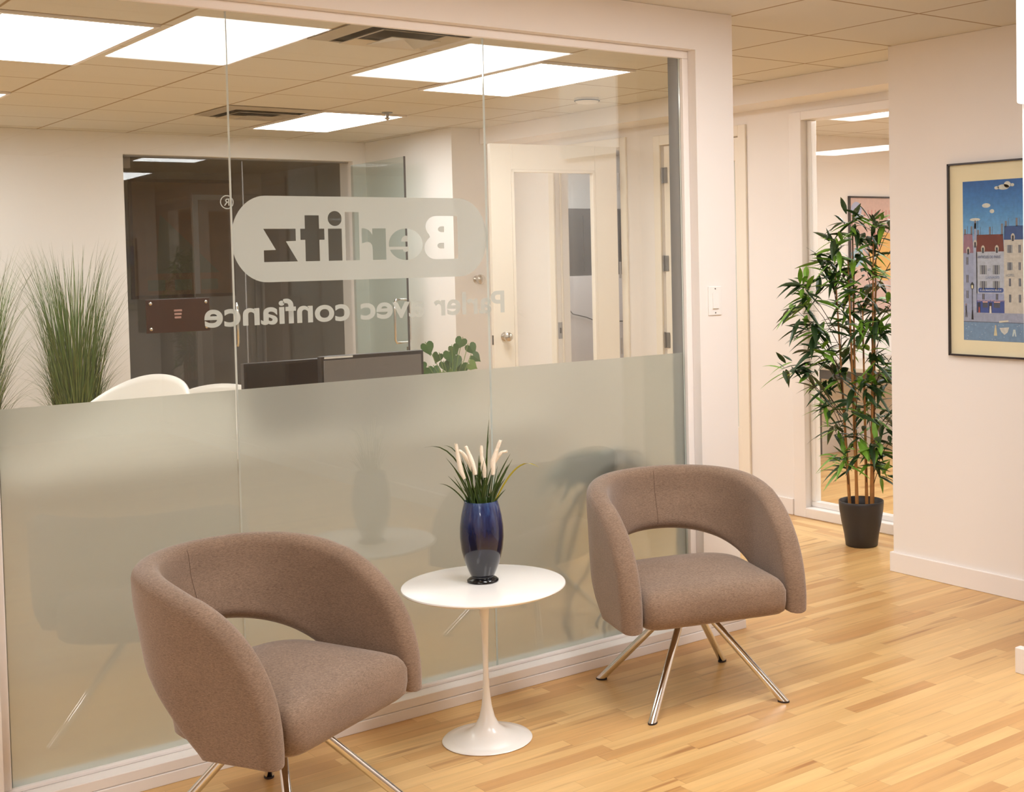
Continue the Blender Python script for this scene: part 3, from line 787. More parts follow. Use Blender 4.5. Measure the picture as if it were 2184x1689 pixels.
# ------------------------------------------------------------------ armchairs
def armchair(label, loc, rz):
    t = thing('tub_armchair', label, 'armchair', loc, rz, 'pair of taupe armchairs')
    # local: +x viewer's right when facing the chair, front towards -y
    A, B, ARM = 0.308, 0.325, 0.258
    # arc-length table of the plan curve (half), starting at back centre
    path = []
    n = 60
    for i in range(n+1):
        th = (PI/2)*i/n; path.append((A*math.sin(th), B*math.cos(th)))
    for i in range(1, 25): path.append((A-0.004*i/24, -ARM*i/24))
    ss = [0.0]
    for a, b in zip(path[:-1], path[1:]): ss.append(ss[-1]+math.hypot(b[0]-a[0], b[1]-a[1]))
    SL = ss[-1]
    def P2(s):
        sg = 1 if s >= 0 else -1; s = min(abs(s), SL)
        for i in range(len(ss)-1):
            if ss[i+1] >= s: break
        f = (s-ss[i])/(ss[i+1]-ss[i]); a, b = path[i], path[i+1]
        return sg*(a[0]+(b[0]-a[0])*f), a[1]+(b[1]-a[1])*f
    ZF = 0.303
    def ztop(s):
        x, y = P2(s); u = min(1.0, max(0.0, (B-y)/(B+ARM)))
        return ZF+0.445*(max(0.0, 1-u**2.5))**(1/2.5)
    def zbot(s):
        q = min(1.0, abs(s)/0.53)
        return ZF+0.217*(1-q**2.3)
    NI, NJ = 96, 26
    def cs(k, n, p=0.8): 
        c = (1-math.cos(PI*k/n))/2
        return c*p+(k/n)*(1-p)
    svals = []
    for i in range(NI+1):
        q = -1+2*i/NI; svals.append(math.copysign(1-(1-abs(q))**1.6, q)*SL)
    outline = []
    for s in svals: outline.append((s, zbot(s)))
    for s in reversed(svals): outline.append((s, ztop(s)))
    fine = []
    for k in range(241):
        s = -SL+2*SL*k/240; fine.append((s, zbot(s)))
    for k in range(601):
        q = 1-2*k/600; s = math.copysign(1-(1-abs(q))**2.2, q)*SL; fine.append((s, ztop(s)))
    def dist(s, z, flat=True):
        best = 1e9
        for i in range(len(fine)-1):
            if abs(fine[i][0]) > 0.53 and i < 240: continue
            ax, az = fine[i]; bx, bz = fine[i+1]
            dx, dz = bx-ax, bz-az; l2 = dx*dx+dz*dz
            tt = 0 if l2 < 1e-12 else max(0, min(1, ((s-ax)*dx+(z-az)*dz)/l2))
            d = (s-ax-tt*dx)**2+(z-az-tt*dz)**2
            if d < best: best = d
        return math.sqrt(best)
    T = 0.036; RR = 0.036
    def mid(s, z):
        x, y = P2(s)
        k = 1.0
        if y > 0:
            q = min(1, max(0, (0.66-z)/0.36)); k = 1-0.36*q**1.3
            y2 = y*k + 0.015*max(0, (z-0.6)/0.16)
        else: y2 = y
        q2 = min(1, max(0, (0.55-z)/0.25)); 
        return Vector((x*(1-0.0*q2), y2, z))
    vout = {}; vin = {}; V = []; F = []
    half = {}
    for i, s in enumerate(svals):
        if i > NI//2: continue
        for j in range(NJ+1):
            zb, zt = zbot(s), ztop(s); z = zb+(zt-zb)*cs(j, NJ)
            d = 0.0 if j in (0, NJ) or i == 0 else dist(s, z)
            if abs(s) > 0.50 and j not in (0, NJ) and i > 0:
                db = (z-zb)*3.0
                kk = min(1.0, (abs(s)-0.50)/0.05)
                d = min(d, db*kk+(z-zb)*(1-kk)) if db < RR*1.5 else d
            half[(i, j)] = d
    for i, s in enumerate(svals):
        ii = min(i, NI-i)
        for j in range(NJ+1):
            zb, zt = zbot(s), ztop(s); z = zb+(zt-zb)*cs(j, NJ)
            d = half[(ii, j)]
            q = min(1.0, d/RR); h = T*(max(0, 1-(1-q)**2.6))**0.5
            p = mid(s, z)
            e1 = 0.004
            ps = mid(min(SL-1e-4, s+e1), z)-mid(max(-SL+1e-4, s-e1), z); pz = mid(s, z+e1)-mid(s, z-e1)
            nrm = ps.cross(pz).normalized()
            # puffiness: slightly fuller in the middle of the panel
            h2 = h*(1+0.10*math.sin(PI*j/NJ))
            if h < 1e-6:
                vout[(i, j)] = vin[(i, j)] = len(V); V.append(p)
            else:
                vout[(i, j)] = len(V); V.append(p+nrm*h2); vin[(i, j)] = len(V); V.append(p-nrm*h2)
    for i in range(NI):
        for j in range(NJ):
            a = [vout[(i, j)], vout[(i+1, j)], vout[(i+1, j+1)], vout[(i, j+1)]]
            b = [vin[(i, j)], vin[(i, j+1)], vin[(i+1, j+1)], vin[(i+1, j)]]
            for q in (a, b):
                r = []
                for k in q:
                    if k not in r: r.append(k)
                if len(r) > 2: F.append(tuple(r))
    m = MB(); m.add(V, F); m.build('backrest', M['fabric'], t, smooth=True, angle=80)
    # stitched seam down the inside of the back
    pts = []
    for j in range(2, NJ-1):
        i = int(NI*0.44); pts.append(V[vin[(i, j)]])
    c0 = Vector((0, 0, 0.5))
    # inner surface is the one nearer the axis
    def inner(i, j):
        a, b = V[vout[(i, j)]], V[vin[(i, j)]]
        return a if math.hypot(a.x, a.y) < math.hypot(b.x, b.y) else b
    i = NI//2
    m = MB(); m.tube([inner(i, j) for j in range(3, NJ-3)], 0.0010, 6); m.build('back_seam', M['seam'], t)
    # seat cushion
    m = MB(); ring = []
    K = 72
    def outline_pt(k):
        a = 2*PI*k/K; c, s = math.cos(a), math.sin(a)
        if s <= 0:   # front half: nearly square
            e_ = 0.16; x = 0.262*math.copysign(abs(c)**e_, c); y = -0.264*abs(s)**e_
        else:
            e_ = 0.62; x = 0.262*math.copysign(abs(c)**e_, c); y = 0.205*abs(s)**e_
        return x, y
    base = [outline_pt(k+0.5) for k in range(K)]
    levels = [(0.040, 0.306), (0.010, 0.308), (0.0, 0.318), (-0.004, 0.350), (-0.004, 0.385), (0.002, 0.410), (0.012, 0.425), (0.030, 0.435), (0.075, 0.442), (0.15, 0.447)]
    vs = []; fs = []
    for ins, z in levels:
        for x, y in base:
            r = math.hypot(x, y); k = (r-ins)/r if r > 0 else 1
            kx = max(0.0, 1-ins/0.262); ky = max(0.0, 1-ins/0.235)
            vs.append((x*kx, y*ky, z+(0.006*(y/0.2) if z > 0.4 else 0)))
    for l in range(len(levels)-1):
        for k in range(K):
            k2 = (k+1) % K; fs.append((l*K+k, l*K+k2, (l+1)*K+k2, (l+1)*K+k))
    fs.append(tuple(range(K-1, -1, -1)))
    vs.append((0, 0, 0.449)); c_ = len(vs)-1
    for k in range(K): fs.append(((len(levels)-1)*K+k, (len(levels)-1)*K+(k+1) % K, c_))
    m.add(vs, fs); m.build('seat', M['fabric'], t, smooth=True, angle=60)
    # base plate and four splayed chrome legs
    m = MB(); m.lathe([(0.085, 0.292), (0.09, 0.297), (0.09, 0.307)], 32); m.build('base_plate', M['black'], t, smooth=True)
    for sx in (-1, 1):
        for sy in (-1, 1):
            top = Vector((sx*0.035, sy*0.035, 0.300)); foot = Vector((sx*0.243, sy*0.243, 0.006))
            d = (foot-top).normalized()
            seg = 20; m = MB()
            nx = d.cross(Vector((0, 0, 1))).normalized(); ny = d.cross(nx)
            rad = 0.0125; vs = []; fs = []
            for zz in (top.z, foot.z):
                for k in range(seg):
                    a = 2*PI*k/seg; o = (nx*math.cos(a)+ny*math.sin(a))*rad*(1.0 if zz > 0.1 else 1.12)
                    q = top+o; u = (zz-q.z)/d.z; vs.append(q+d*u)
            for k in range(seg): k2 = (k+1) % seg; fs.append((k, k2, seg+k2, seg+k))
            fs.append(tuple(range(seg-1, -1, -1))); fs.append(tuple(range(seg, 2*seg)))
            m.add(vs, fs); lg = m.build('leg', M['chrome'], t, smooth=True, angle=50)
            m = MB(); pv = [Vector(v) for v in vs[seg:]]; cc = sum(pv, Vector())/seg
            lo = [(cc+(p-cc)*1.06) for p in pv]
            m.add([(p.x, p.y, 0.0) for p in lo]+[(p.x, p.y, 0.006) for p in lo],
                  [(k, (k+1) % seg, seg+(k+1) % seg, seg+k) for k in range(seg)]+[tuple(range(seg-1, -1, -1)), tuple(range(seg, 2*seg))])
            m.build('foot_glide', M['rubber'], lg)
    return t
ch = armchair('taupe felt tub armchair at the right, in front of the end of the glass', (2.934, -0.428, 0), math.radians(-17.0))
dup(ch, (1.388, -0.490, 0), math.radians(27.5), 'taupe felt tub armchair at the left, cut off by the bottom edge')

# ------------------------------------------------------------------ side table, vase
t = thing('tulip_side_table', 'round white pedestal side table between the two armchairs', 'side table', (2.147, -0.343, 0))
m = MB(); m.lathe([(0.02, 0.486), (0.20, 0.485), (0.245, 0.489), (0.258, 0.494), (0.2615, 0.4985), (0.260, 0.502), (0.255, 0.5035), (0.05, 0.5035)], 96, mi=0); m.build('tabletop', M['white'], t, smooth=True, angle=50)
m = MB(); m.lathe([(0.142, 0.0), (0.144, 0.003), (0.140, 0.007), (0.115, 0.0115), (0.085, 0.018), (0.058, 0.030), (0.038, 0.048), (0.025, 0.074), (0.0165, 0.110), (0.011, 0.160), (0.0085, 0.220), (0.0088, 0.270), (0.011, 0.330), (0.0135, 0.385), (0.017, 0.430), (0.022, 0.462), (0.034, 0.480), (0.040, 0.4855)], 72)
m.build('pedestal', M['white'], t, smooth=True, angle=60)
TZ = 0.5035
VC = (2.163, -0.313)
t = thing('vase', 'dark blue glazed vase of grass and cream plumes on the side table', 'vase', (VC[0], VC[1], TZ))
m = MB(); m.lathe([(0.045, 0.0), (0.0505, 0.002), (0.0505, 0.006), (0.044, 0.011), (0.037, 0.015), (0.038, 0.020)], 56, mi=1)
m.lathe([(0.038, 0.020), (0.047, 0.040), (0.0575, 0.068), (0.0665, 0.105), (0.0705, 0.145), (0.0695, 0.180), (0.0645, 0.215), (0.0575, 0.245), (0.0545, 0.257), (0.0545, 0.261), (0.0505, 0.261), (0.0505, 0.250), (0.055, 0.225)], 64, mi=0, cap0=False)
m.build('vase_body', [M['vase'], M['blackg']], t, smooth=True, angle=60)
m = MB(); m.lathe([(0.0, 0.228), (0.053, 0.228)], 32, cap0=False, cap1=False); m.build('moss', M['soil'], t)
# grass blades
random.seed(11)
m = MB()
rth = Vector((0.781, -0.624, 0)); dep = Vector((0.624, 0.781, 0)); zz = Vector((0, 0, 1))
def blade(b, rootlat, tiplat, h, bend, w, depth, mi, n=9, rootd=0.0):
    pts = []
    for i in range(n+1):
        u = i/n
        lat = rootlat+(tiplat-rootlat)*(u**bend)
        d = rootd+(depth-rootd)*(u**bend)
        pts.append(rth*lat+dep*d+zz*(0.225+h(u)))
    ws = [w*(0.75+0.5*u)*(1-u**3)+0.0002 for u in [i/n for i in range(n+1)]]
    side = rth if abs(depth) < 0.05 else (rth*0.8+dep*0.6)
    b.ribbon(pts, ws, side, mi, fold=0.35)
for k in range(64):
    rl = random.uniform(-0.036, 0.036); lean = rl*1.6+random.uniform(-0.045, 0.045)
    hh = random.uniform(0.08, 0.19)*(1-0.5*abs(lean)); dd = random.uniform(-0.06, 0.06)
    blade(m, rl, lean, lambda u, hh=hh: hh*u, 1.5, random.uniform(0.0016, 0.0032), dd, 0, rootd=random.uniform(-0.03, 0.03))
# the long individual blades the photograph shows
blade(m, 0.018, 0.032, lambda u: 0.295*u, 2.4, 0.0028, 0.0, 0)
blade(m, 0.01, 0.03, lambda u: 0.245*u, 2.0, 0.002, 0.02, 0)
blade(m, -0.02, -0.175, lambda u: 0.215*math.sin(u*1.75), 1.5, 0.0026, -0.01, 0)
blade(m, -0.02, -0.125, lambda u: 0.21*math.sin(u*1.7), 1.4, 0.0022, 0.04, 0)
blade(m, -0.022, -0.108, lambda u: 0.175*u**0.9, 1.5, 0.0026, 0.0, 0)
blade(m, -0.025, -0.10, lambda u: 0.12*u**0.9, 1.3, 0.0026, -0.02, 0)
blade(m, -0.030, -0.128, lambda u: 0.098*math.sin(u*1.5), 1.1, 0.0024, -0.03, 0)
blade(m, 0.025, 0.098, lambda u: 0.185*u**0.9, 1.4, 0.0026, 0.0, 0)
blade(m, 0.028, 0.096, lambda u: 0.155*u**0.9, 1.4, 0.0028, -0.02, 0)
m.build('grass_blades', [M['blade']], t)
t.children[-1]['kind'] = 'stuff'
m = MB(); blade(m, 0.030, 0.190, lambda u: 0.155*math.sin(min(1, u*0.92)*2.15)*1.0, 1.05, 0.0028, -0.02, 0, n=14)
m.build('arching_blade', M['bladey'], t)
t.children[-1]['label'] = 'yellow green blade arching to the right'
def plume(pts, r=0.0075):
    P = [rth*a+dep*d+zz*h for a, d, h in pts]
    n = 14; out = []; rad = []
    for i in range(n+1):
        u = i/n*(len(P)-1); k = min(int(u), len(P)-2); f = u-k
        out.append(P[k].lerp(P[k+1], f)); uu = i/n
        rad.append(r*(0.75+0.5*math.sin(PI*min(1, uu*1.3)) if uu < 0.75 else 1.0)*(0.9 if uu < 0.97 else 0.6)*(1-0.25*uu))
    mm = MB(); mm.tube(out, rad, 12)
    # fuzz
    random.seed(int(abs(pts[0][0])*9999)+3)
    for q in range(170):
        i = random.randrange(n); f = random.random(); c = out[i].lerp(out[i+1], f); tdir = (out[i+1]-out[i]).normalized()
        a = random.uniform(0, 2*PI); nx = tdir.cross(Vector((0.3, 0.2, 0.9))).normalized(); ny = tdir.cross(nx)
        rr = rad[i]; d = nx*math.cos(a)+ny*math.sin(a)
        b0 = c+d*rr*0.8; tip = c+d*(rr*1.28)+tdir*0.005; s_ = tdir.cross(d)*0.0009
        mm.add([b0-s_, b0+s_, tip], [(0, 1, 2)])
    o = mm.build('plume', M['plume'], t, smooth=False)
    st = MB(); st.tube([rth*(pts[0][0]*0.5)+dep*(pts[0][1]*0.5)+zz*0.225, P[0]], 0.0012, 6); st.build('stalk', M['blade'], o)
plume([(-0.048, -0.02, 0.335), (-0.060, -0.02, 0.365), (-0.066, -0.02, 0.400), (-0.071, -0.02, 0.432), (-0.072, -0.02, 0.447)])
plume([(-0.018, 0.00, 0.345), (-0.035, 0.00, 0.385), (-0.056, 0.00, 0.416), (-0.068, 0.0, 0.424)])
plume([(-0.012, -0.02, 0.348), (-0.022, -0.02, 0.385), (-0.036, -0.02, 0.425), (-0.042, -0.02, 0.440)])
plume([(0.014, 0.00, 0.335), (0.013, 0.0, 0.365), (0.006, 0.0, 0.400), (0.006, 0.0, 0.437)])
plume([(0.042, -0.01, 0.345), (0.042, -0.01, 0.385), (0.056, -0.01, 0.425), (0.068, -0.01, 0.455)], 0.0082)
plume([(0.046, 0.01, 0.380), (0.058, 0.01, 0.402), (0.070, 0.01, 0.414), (0.086, 0.01, 0.416)], 0.006)

# ------------------------------------------------------------------ bamboo plant in the corridor
t = thing('potted_bamboo', 'tall artificial bamboo in a charcoal pot at the end of the corridor', 'potted plant', (5.075, 0.655, 0))
m = MB(); m.lathe([(0.075, 0.0), (0.083, 0.004), (0.090, 0.06), (0.104, 0.13), (0.1135, 0.19), (0.1165, 0.22), (0.1165, 0.236), (0.1145, 0.238), (0.1115, 0.236), (0.108, 0.20), (0.100, 0.18)], 56); m.build('pot', M['pot'], t, smooth=True, angle=60)
m = MB(); m.lathe([(0.0, 0.192), (0.103, 0.192)], 32, cap0=False, cap1=False); m.build('soil', M['soil'], t)
random.seed(21)
canes = [(-0.055, 0.02, -0.115, 1.42), (-0.025, -0.03, -0.060, 1.50), (-0.018, 0.03, -0.02, 1.62), (0.030, 0.0, 0.02, 1.25), (0.050, -0.02, 0.075, 1.60), (0.065, 0.03, 0.10, 1.50)]
for a, d, b, hgt in canes:
    m = MB(); n = 12; pts = []; rad = []
    for i in range(n+1):
        u = i/n; pts.append(rth*(a+(b-a)*u)+dep*(d*(1+0.4*u))+zz*(0.185+(hgt-0.185)*u)); rad.append(0.0085*(1-0.62*u)*(1.12 if i % 2 else 1.0))
    m.tube(pts, rad, 9); m.build('cane', M['cane'], t, smooth=True)
PX = 415.0
def bl(u, v): return ((u-1853-(v-1165)*0.012)/PX, (1165-v)/PX*1.0)   # lateral, height measured from the pot
clusters = [(1828, 470), (1888, 478), (1835, 500), (1795, 520), (1862, 515), (1800, 548), (1780, 560), (1880, 545), (1838, 560), (1862, 585), (1832, 610), (1893, 600), (1790, 590), (1850, 640), (1885, 650), (1822, 655),
            (1728, 610), (1745, 640), (1715, 660), (1735, 690), (1762, 712), (1795, 600), (1812, 690), (1870, 690), (1848, 705), (1892, 715), (1700, 780), (1760, 745), (1735, 790), (1790, 760), (1830, 748), (1868, 760), (1890, 790),
            (1775, 830), (1808, 805), (1845, 820), (1880, 835), (1790, 870), (1830, 865), (1868, 880), (1895, 900), (1800, 925), (1842, 935), (1880, 950), (1812, 975), (1860, 985), (1825, 1005), (1893, 1010),
            (1940, 520), (1955, 600), (1925, 660), (1960, 720), (1935, 790), (1950, 860), (1920, 930), (1915, 480)]
mt = MB(); mlf = MB()
for u, v in clusters:
    la, h = bl(u, v); h = max(0.34, h+0.02); d0 = random.uniform(-0.09, 0.09)
    c = rth*la+dep*d0+zz*h
    # twig from the nearest cane
    best = min(canes, key=lambda q: abs((q[0]+(q[2]-q[0])*min(1, h/q[3]))-la)+(0 if q[3] > h*0.95 else 0.3))
    hb = min(best[3]-0.02, max(0.3, h-0.16-abs(la)*0.35)); ub = (hb-0.185)/(best[3]-0.185)
    s0 = rth*(best[0]+(best[2]-best[0])*ub)+dep*(best[1]*(1+0.4*ub))+zz*hb
    midp = s0.lerp(c, 0.55)+zz*0.02
    mt.tube([s0, midp, c], [0.0022, 0.0018, 0.0012], 6)
    out_dir = Vector((c.x, c.y, 0)); out_dir = out_dir.normalized() if out_dir.length > 0.02 else rth
    for k in range(random.randint(15, 20)):
        a = random.uniform(0, 2*PI)
        el = random.uniform(-0.5, 0.95)
        dr = (rth*math.cos(a)+dep*math.sin(a))*math.cos(el)+zz*math.sin(el)
        dr = (dr+out_dir*0.35).normalized()
        ln = random.uniform(0.09, 0.165); w = ln*random.uniform(0.088, 0.118); droop = random.uniform(0.15, 0.55)
        root = c+Vector((random.uniform(-1, 1), random.uniform(-1, 1), random.uniform(-1, 1)))*0.034
        pts = []; n = 5
        for i in range(n+1):
            q = i/n; pts.append(root+dr*ln*q-zz*droop*ln*q*q)
        ws = [w*x for x in (0.15, 0.75, 1.0, 0.85, 0.5, 0.03)]
        side = dr.cross(zz); side = side.normalized() if side.length > 0.1 else rth
        side = (side+zz*random.uniform(-0.6, 0.6)).normalized()
        mlf.ribbon(pts, ws, side, 1 if random.random() < 0.36 else 0, fold=0.25)
mt.build('twigs', M['twig'], t); t.children[-1]['kind'] = 'stuff'
mlf.build('leaves', [M['leafd'], M['leafl']], t); t.children[-1]['kind'] = 'stuff'

# ------------------------------------------------------------------ window_2 in the corridor wall
w2 = bpy.data.objects.new('window_2', None); COL.objects.link(w2); struct(w2, 'floor to ceiling corridor window in a white frame')
m = MB(); a, b = W2Y0, W2Y1
m.box(XF-0.018, XF+0.10, b-0.010, b+0.085, 0.0, W2Z1+0.04); m.box(XF-0.018, XF+0.10, a-0.085, a+0.010, 0.0, W2Z1+0.04); m.box(XF-0.018, XF+0.10, a+0.010, b-0.010, W2Z1-0.010, W2Z1+0.04)
m.build('casing', M['trim'], w2, bevel=0.004)
m = MB(); m.box(XF-0.022, XF+0.10, a+0.010, b-0.010, 0.0, 0.060); m.build('sill', M['trim'], w2, bevel=0.006)
m = MB(); m.box(XF+0.03, XF+0.075, a+0.010, b-0.010, 0.060, 0.092); m.box(XF+0.03, XF+0.075, b-0.045, b-0.010, 0.092, W2Z1-0.010); m.build('sash', M['white'], w2, bevel=0.003)
m = MB(); m.add([(XF+0.045, a+0.01, 0.092), (XF+0.045, b-0.045, 0.092), (XF+0.045, b-0.045, W2Z1-0.01), (XF+0.045, a+0.01, W2Z1-0.01)], [(0, 1, 2, 3)]); m.build('glass_pane', M['glass2'], w2)

# office behind window_2: poster and desk
t = thing('wall_poster', 'pinkish framed poster on the office wall behind the bamboo', 'framed picture', (7.474, 2.87, 1.507))
m = MB()
for a, b, c, d in ((0, 0.85, 0.437, 0.450), (0, 0.85, -0.450, -0.437), (0, 0.012, -0.45, 0.45), (0.838, 0.85, -0.45, 0.45)): m.box(a, b, -0.02, -0.0005, c, d)
m.build('frame', M['frame'], t)
m = MB(); mats = [pmat('poster pink', srgb(206, 176, 166), 0.6, noise=0.05), pmat('poster blue', srgb(170, 178, 206), 0.6), pmat('poster orange', srgb(224, 176, 96), 0.6), pmat('poster red', srgb(200, 140, 134), 0.6), pmat('poster teal', srgb(150, 184, 200), 0.6)]
m.box(0.012, 0.838, -0.010, -0.001, -0.437, 0.437, 0)
def pcirc(cx, cz, r, mi, y):
    n = 28; m.add([(cx+r*math.cos(2*PI*k/n), y, cz+r*math.sin(2*PI*k/n)) for k in range(n)], [tuple(range(n))], mi)
pcirc(0.085, 0.345, 0.062, 1, -0.0106)
for k in range(16): m.box(0.175+0.042*k, 0.187+0.042*k, -0.0108, -0.0102, 0.27, 0.345, 3)
pcirc(0.42, -0.02, 0.19, 2, -0.0106); pcirc(0.30, 0.10, 0.07, 3, -0.0110); pcirc(0.56, -0.20, 0.08, 3, -0.0110)
for k in range(7):
    a = 2*PI*k/7; pcirc(0.02+0.075+0.055*math.cos(a), -0.02+0.055*math.sin(a), 0.024, 4, -0.0112)
m.build('print', mats, t)
t = thing('office_desk', 'grey topped desk against the office wall beyond the corridor window', 'desk', (6.97, 2.74, 0))
boxo('desk_top', M['desk'], (-0.08, 1.55, -0.55, 0.10, 0.675, 0.705), t, bevel=0.004)
boxo('apron', M['dgrey'], (0.0, 1.5, -0.48, 0.04, 0.60, 0.674), t)
for x, y in ((0.02, 0.02), (1.48, 0.02), (0.02, -0.46), (1.48, -0.46)):
    if (x, y) == (0.02, -0.46): continue
    m = MB(); m.box(x-0.022, x+0.022, y-0.022, y+0.022, 0.02, 0.60); m.lathe([(0.012, 0), (0.012, 0.02)], 12, (x, y, 0)); m.build('leg', M['dgrey'], t)

# ------------------------------------------------------------------ doors
def hinge(parent, x, y, z, rz=0, wide=0.045):
    m = MB(); m.box(-wide, -0.003, -0.002, 0, -0.05, 0.05); m.box(0.003, wide, -0.002, 0, -0.05, 0.05); m.tube([(0, -0.004, -0.052), (0, -0.004, 0.052)], 0.006, 10)
    o = m.build('hinge', M['steel'], parent, loc=(x, y, z)); o.rotation_euler = (0, 0, rz); return o
# door_2: closed, glazed, in the corridor wall
d2 = bpy.data.objects.new('door_2', None); COL.objects.link(d2); struct(d2, 'closed cream door with a long glass lite in the corridor wall')
xa, xb = XF+0.002, XF+0.042; y0, y1 = D2Y0+0.004, D2Y1-0.022
m = MB(); s_ = 0.115
m.box(xa, xb, y0, y0+0.042, 0.02, DH-0.006); m.box(xa, xb, y1-s_, y1, 0.02, DH-0.006); m.box(xa, xb, y0+0.042, y1-s_, 0.02, 0.47); m.box(xa, xb, y0+0.042, y1-s_, 2.10, DH-0.006)
m.build('door_leaf', M['door'], d2, bevel=0.003)
m = MB(); m.add([(XF+0.02, y0+0.042, 0.47), (XF+0.02, y1-s_, 0.47), (XF+0.02, y1-s_, 2.10), (XF+0.02, y0+0.042, 2.10)], [(0, 1, 2, 3)]); m.build('glass_lite', M['tealglass'], d2)
for z in (2.05, 1.48, 0.98): hinge(d2, XF-0.001, D2Y1-0.012, z, -PI/2)
# door_1: open into the reception, leaf facing the glass
d1 = bpy.data.objects.new('door_1', None); COL.objects.link(d1); struct(d1, 'cream glazed door standing open behind the clear glass')
d1.location = (5.305, 2.985, 0); ang = math.atan2(3.09-2.96, 4.375-5.285); d1.rotation_euler = (0, 0, ang)
LW = 0.92; LH = 2.262
m = MB()
lx0, lx1, lz0, lz1 = 0.165, 0.775, 0.36, 2.10
m.box(0, lx0, -0.02, 0.02, 0.01, LH); m.box(lx1, LW, -0.02, 0.02, 0.01, LH); m.box(lx0, lx1, -0.02, 0.02, 0.01, lz0); m.box(lx0, lx1, -0.02, 0.02, lz1, LH)
m.build('door_leaf', M['door'], d1, bevel=0.003)
m = MB(); q = 0.018
for a, b, c, d in ((lx0, lx0+q, lz0, lz1), (lx1-q, lx1, lz0, lz1), (lx0, lx1, lz0, lz0+q), (lx0, lx1, lz1-q, lz1)): m.box(a, b, -0.024, 0.024, c, d)
m.build('glazing_bead', M['door'], d1, bevel=0.002)
m = MB(); m.add([(lx0, 0, lz0), (lx1, 0, lz0), (lx1, 0, lz1), (lx0, 0, lz1)], [(0, 1, 2, 3)]); m.build('glass_lite', M['glass2'], d1)
for sy in (1, -1):
    m = MB(); m.lathe([(0.030, 0.0), (0.030, 0.006), (0.012, 0.010), (0.011, 0.030), (0.022, 0.036), (0.029, 0.048), (0.028, 0.060), (0.018, 0.068), (0.002, 0.070)], 28)
    o = m.build('door_knob', M['nickel'], d1, smooth=True, loc=(LW-0.075, sy*0.02, 1.035)); o.rotation_euler = (-sy*PI/2, 0, 0)
boxo('latch_plate', M['nickel'], (LW, LW+0.0015, -0.012, 0.012, 0.985, 1.045), d1)
for z in (2.03, 1.44, 0.93):
    m = MB(); m.tube([(0, 0, -0.055), (0, 0, 0.055)], 0.0075, 10); m.build('hinge', M['steel'], d1, loc=(-0.012, 0.022, z), smooth=True)
# strike plate on the far jamb
t = thing('strike_plate', 'steel strike plate on the jamb seen through the open door glass', 'strike plate', (XF+0.02, D1Y1-0.002, 1.0))
m = MB(); m.box(-0.02, 0.02, 0, 0.0018, -0.06, 0.06); m.build('plate', M['steel'], t)
m = MB(); m.box(-0.007, 0.007, -0.001, 0.0, -0.02, 0.02); m.build('latch_hole', M['black'], t)

# copy room beyond the open door: dark cabinet, light unit, cable
t = thing('storage_cabinet', 'dark grey cabinet seen through the open door glass', 'cabinet', (6.9, 5.55, 0))
boxo('body', M['cabinet'], (-0.55, 1.6, 0, 0.45, 1.36, 1.965), t, bevel=0.003)
boxo('recess', M['cabinet'], (0.02, 1.4, -0.012, -0.001, 1.40, 1.90), t)
boxo('lower_panel', M['lgrey'], (-0.55, 1.6, -0.06, 0.45, 0.0, 1.358), t)
m = MB(); m.tube([(-0.24, -0.085, 1.34), (-0.23, -0.085, 1.22), (-0.245, -0.085, 1.10), (-0.17, -0.085, 1.02), (-0.02, -0.085, 0.985), (0.10, -0.085, 0.94), (0.4, -0.085, 0.93)], 0.005, 8)
cb = tag(m.build('power_cable', M['black'], None), 'black cable hanging down the grey cabinet beyond the open door', 'cable'); cb.location = (6.9, 5.555, 0)

# round knob on the column front
m = MB(); m.lathe([(0.030, 0.0), (0.030, 0.005), (0.014, 0.010), (0.014, 0.028), (0.030, 0.038), (0.038, 0.055), (0.034, 0.075), (0.018, 0.086), (0.002, 0.088)], 28)
o = m.build('round_knob', M['nickel'], None, smooth=True, loc=(5.066, 4.385, 1.379)); o.rotation_euler = (PI/2, 0, 0)
tag(o, 'round nickel knob on the grey column face beside the pill logo', 'knob')

# ------------------------------------------------------------------ back of the reception: glazing, glass door, hall
w3 = bpy.data.objects.new('window_3', None); COL.objects.link(w3); struct(w3, 'dark glazed partition at the back of the reception')
m = MB(); m.add([(2.967, YB+0.115, 0.0), (4.79, YB+0.082, 0.0), (4.79, YB+0.096, 2.345), (2.967, YB+0.129, 2.345)], [(0, 1, 2, 3)]); m.build('glass_pane', M['glass2'], w3)
m = MB(); m.box(2.967, 4.79, YB+0.08, YB+0.14, 2.335, 2.345); m.box(3.895, 3.903, YB+0.100, YB+0.110, 0, 2.325); m.build('rail', M['greytrim'], w3)
t = thing('pull_handle', 'tall chrome pull handle on the dark glazing behind the left glass seam', 'door handle', (3.80, YB+0.098, 1.06))
m = MB(); m.tube([(0, -0.002, 0.16), (0, -0.05, 0.16), (0, -0.06, 0.14), (0, -0.06, -0.14), (0, -0.05, -0.16), (0, -0.002, -0.16)], 0.012, 12); m.build('bar', M['chrome'], t, smooth=True)
d3 = bpy.data.objects.new('door_3', None); COL.objects.link(d3); struct(d3, 'frameless glass door standing open beside the white column')
d3.location = (4.765, 5.79, 0); d3.rotation_euler = (0, 0, math.atan2(4.775-5.79, 4.70-4.765)); DL = 1.017
m = MB(); m.add([(0, 0, 0.01), (DL, 0, 0.01), (DL, 0, 2.31), (0, 0, 2.31)], [(0, 1, 2, 3)]); m.build('glass_leaf', M['tealglass'], d3)
m = MB(); m.box(DL, DL+0.006, -0.007, 0.007, 0.01, 2.31); m.build('leaf_edge', M['dgrey'], d3)
